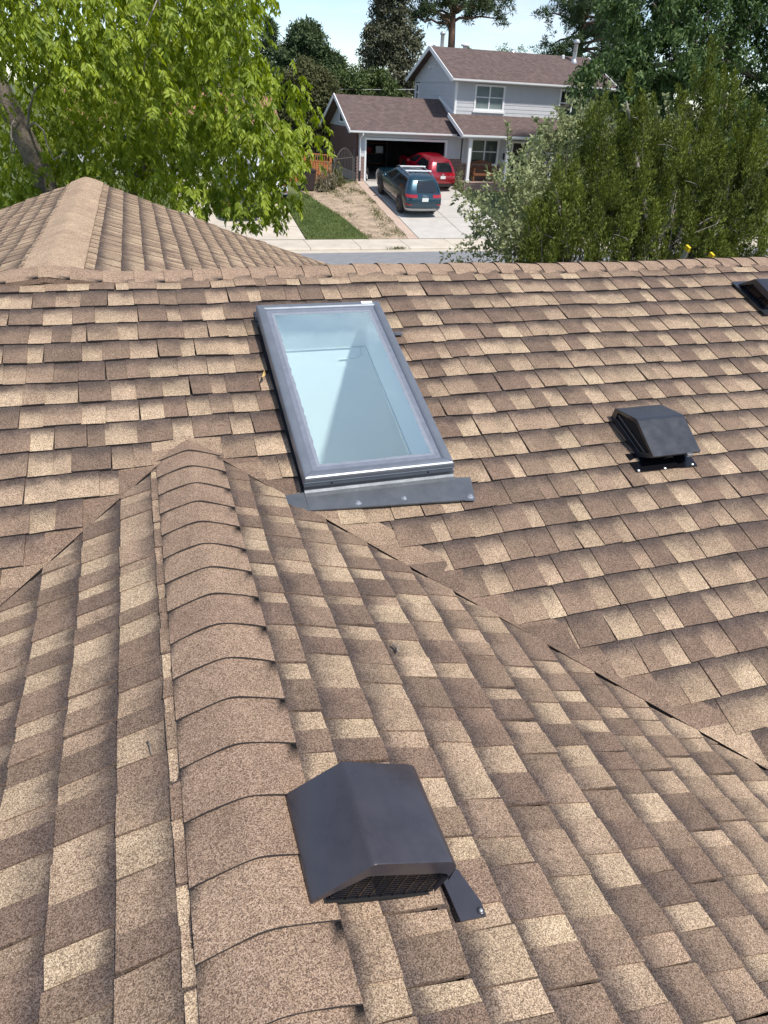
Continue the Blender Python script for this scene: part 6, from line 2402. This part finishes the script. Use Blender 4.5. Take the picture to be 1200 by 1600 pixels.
fir('distant blue green fir at the edge of the bright green tree', 12.6, 74.0, 9.9, 3.0, M['needle'], 110)
fir('dark fir behind the bright green tree and the red roof', 7.5, 62.0, 10.5, 3.4, M['needle'], 120)
fir('second dark fir behind the bright green tree, nearer the left edge', 2.0, 60.0, 11.0, 3.6, M['needle'], 120)


def pine(name, label, x, y, z0, h, tufts, tr, mt=None):
    t = thing(name, (x, y, z0), label, 'tree', 'conifers behind the two-storey house')
    m = MB().tube([(x, y, z0 - 0.2), (x + 0.1, y, z0 + h * 0.5), (x - 0.15, y, z0 + h * 0.8), (x, y, z0 + h)], [tr, tr * 0.8, tr * 0.5, 0.05], n=10)
    m.build('trunk', M['bark_red'], t, smooth=True)
    br, PP, DD = MB(), [], []
    for (tx, ty, tz, R_) in tufts:
        zz = z0 + max(2.0, min(h * 0.95, (tz - z0) - rng.uniform(-0.5, 1.0)))
        br.tube(branch_path((x, y, zz), (tx, ty, tz), 0.25, 5, 0.08), np.linspace(0.12, 0.03, 6), n=6, cap=False)
        for k in range(15):
            c = np.array([tx, ty, tz]) + rng.normal(0, 1, 3) * np.array([R_, R_, R_ * 0.55]) * 0.6
            nb = 26
            d = unit(rng.normal(0, 1, (nb, 3)) + np.array([0, -0.1, 0.35]))
            PP.append(np.repeat(c[None, :], nb, 0) + d * rng.uniform(0, 0.18, (nb, 1)))
            DD.append(d)
    br.build('limbs', M['bark_red'], t, kind='stuff')
    P, D = np.concatenate(PP), np.concatenate(DD)
    leaves_mesh('crown', P, D, rng.uniform(0.22, 0.40, len(P)), 0.06, mt or M['needle_pond'], t, kind='stuff', fold=0.2)


tf = []
for k in range(58):
    a = rng.uniform(0, 2 * math.pi)
    rr = rng.uniform(1.5, 4.6)
    z = rng.uniform(10.6, 17.5)
    if z < 11.6 and abs(math.cos(a) * rr) < 2.6:
        z += 1.5
    tf.append((25.2 + math.cos(a) * rr, 62 + math.sin(a) * rr * 0.7, z, rng.uniform(0.55, 0.95)))
pine('ponderosa_pine', 'tall pine with open limbs and a reddish trunk rising behind the roof ridge', 25.2, 62.0, 1.75, 16.5, tf, 0.36)
tf = []
for k in range(62):
    a = rng.uniform(0, 2 * math.pi)
    z = rng.uniform(8.2, 17)
    rr = rng.uniform(0.6, 3.3) * (1.15 - 0.03 * (z - 8))
    tf.append((34.6 + math.cos(a) * rr, 58 + math.sin(a) * rr, z, rng.uniform(0.6, 0.95)))
pine('dark_pine', 'dense dark pine behind the right end of the house roof', 34.6, 58.0, 1.75, 16, tf, 0.34, M['needle'])

M['leaf_mid'] = leaf_mat('mid green leaves', (0.045, 0.080, 0.020), (0.135, 0.175, 0.060), 0.28, 0.6)
M['leaf_brown'] = leaf_mat('brownish green leaves', (0.058, 0.070, 0.024), (0.155, 0.155, 0.068), 0.25, 0.7)
M['leaf_light'] = leaf_mat('light willow leaves', (0.10, 0.135, 0.045), (0.20, 0.24, 0.10), 0.3, 0.6)
G2 = 'leafy trees behind the garage'
broad('leafy_tree', 'mid green leafy tree filling the gap behind the garage roof', (16.6, 57.0, 1.77), [(15.6, 57, 6.4, 1.6, 1.5, 1.6), (17.6, 57, 6.2, 1.7, 1.5, 1.6), (16.4, 57, 4.4, 2.2, 1.6, 1.5), (19.6, 56.5, 4.6, 1.8, 1.4, 1.6)], 64, 0.6, 4, 0.26, M['leaf_mid'], 0.2, G2, 0.3)
broad('leafy_tree', 'brownish green tree standing close behind the cedar fence', (12.0, 54.0, 1.77), [(11.6, 54, 6.6, 1.3, 1.3, 1.7), (13.0, 54, 5.6, 1.4, 1.3, 1.6), (11.4, 54, 4.2, 1.8, 1.4, 1.6), (13.4, 54, 3.6, 1.6, 1.3, 1.3)], 64, 0.56, 4, 0.24, M['leaf_brown'], 0.18, G2, 0.2)
broad('leafy_tree', 'green tree behind the red roofed house, mostly hidden by the big tree', (7.0, 56.0, 1.77), [(6.0, 56, 6.6, 2.2, 1.6, 2.0), (9.0, 56, 6.0, 2.0, 1.6, 2.2), (3.0, 56, 6.4, 2.2, 1.6, 2.0), (-1.5, 56, 6.4, 2.4, 1.6, 2.4), (9.3, 55, 3.6, 1.8, 1.6, 1.6)], 60, 0.6, 4, 0.26, M['leaf_mid'], 0.25, G2, 0.3)
broad('willow_tree', 'distant pale green tree peeking over the roof ridge', (37.6, 76.0, 1.77), [(37.6, 76, 9.4, 2.2, 1.6, 2.0), (36.0, 76, 8.4, 1.6, 1.5, 1.6)], 46, 0.5, 3, 0.22, M['leaf_light'], 0.25, None, 0.1)
broad('leafy_tree', 'distant dark tree low over the roof ridge beside the pale one', (33.6, 74.0, 1.77), [(33.4, 74, 8.6, 1.8, 1.5, 1.8), (31.2, 74, 8.4, 1.6, 1.5, 1.5)], 40, 0.5, 3, 0.22, M['leaf_mid'], 0.25, None, 0.1)
fir('far fir rising behind the ridge between the flue pipe and the dark pine', 31.0, 72.0, 8.6, 2.2, M['needle'], 80)
fir('tall dark fir behind the dark pine at the upper right', 41.0, 62.0, 14.0, 3.4, M['needle'], 120)

# low planting
def bush(name, label, c, r_, n, ln, mt, cat='shrub', up_=0.4, group=None):
    t = thing(name, (c[0], c[1], c[2]), label, cat, group)
    P = np.array(c) + np.abs(rng.normal(0, 1, (n, 3))) * np.array([0, 0, r_[2]]) * 0.55 + rng.normal(0, 1, (n, 3)) * np.array([r_[0], r_[1], 0]) * 0.5
    D = unit(rng.normal(0, 0.5, (n, 3)) + np.array([0, 0, up_]))
    m = MB()
    for k in range(9):
        p = np.array(c) + rng.normal(0, 1, 3) * np.array([r_[0] * 0.3, r_[1] * 0.3, 0])
        m.tube([p, p + (rng.normal(0, 0.08), rng.normal(0, 0.08), r_[2] * 0.9)], [0.012, 0.005], n=4)
    m.build('stems', M['twig'], t, kind='stuff')
    leaves_mesh('leaves', P, D, ln * rng.uniform(0.7, 1.3, n), ln * 0.35, mt, t, kind='stuff')


M['stalk'] = leaf_mat('dry stalky leaves', (0.13, 0.125, 0.07), (0.33, 0.28, 0.19), 0.2, 0.8)
for i, (x, y, lab) in enumerate(((9.7, 41.1, 'stalky dry perennial leaning against the right boards of the cedar fence'), (10.25, 41.5, 'taller tan stalky perennial in front of the fence end post'), (10.85, 42.2, 'greyish green perennial clump at the foot of the iron gate'))):
    bush('perennial_plant', lab, (x, y, ground_z(y)), (0.35, 0.3, 0.75), 420, 0.20, [M['stalk'], M['stalk'], M['weed']][i], 'plant', 1.1, 'stalky plants along the fence')
bush('porch_shrub', 'small pale shrub by the porch corner post', (18.2, 41.7, ground_z(41.7)), (0.25, 0.25, 0.85), 420, 0.12, M['leaf_pale'], 'shrub')
bush('low_shrub', 'low dark shrub in front of the porch bricks', (22.6, 41.0, ground_z(41.0)), (1.0, 0.4, 0.7), 900, 0.14, M['leaf_mid'], 'shrub')
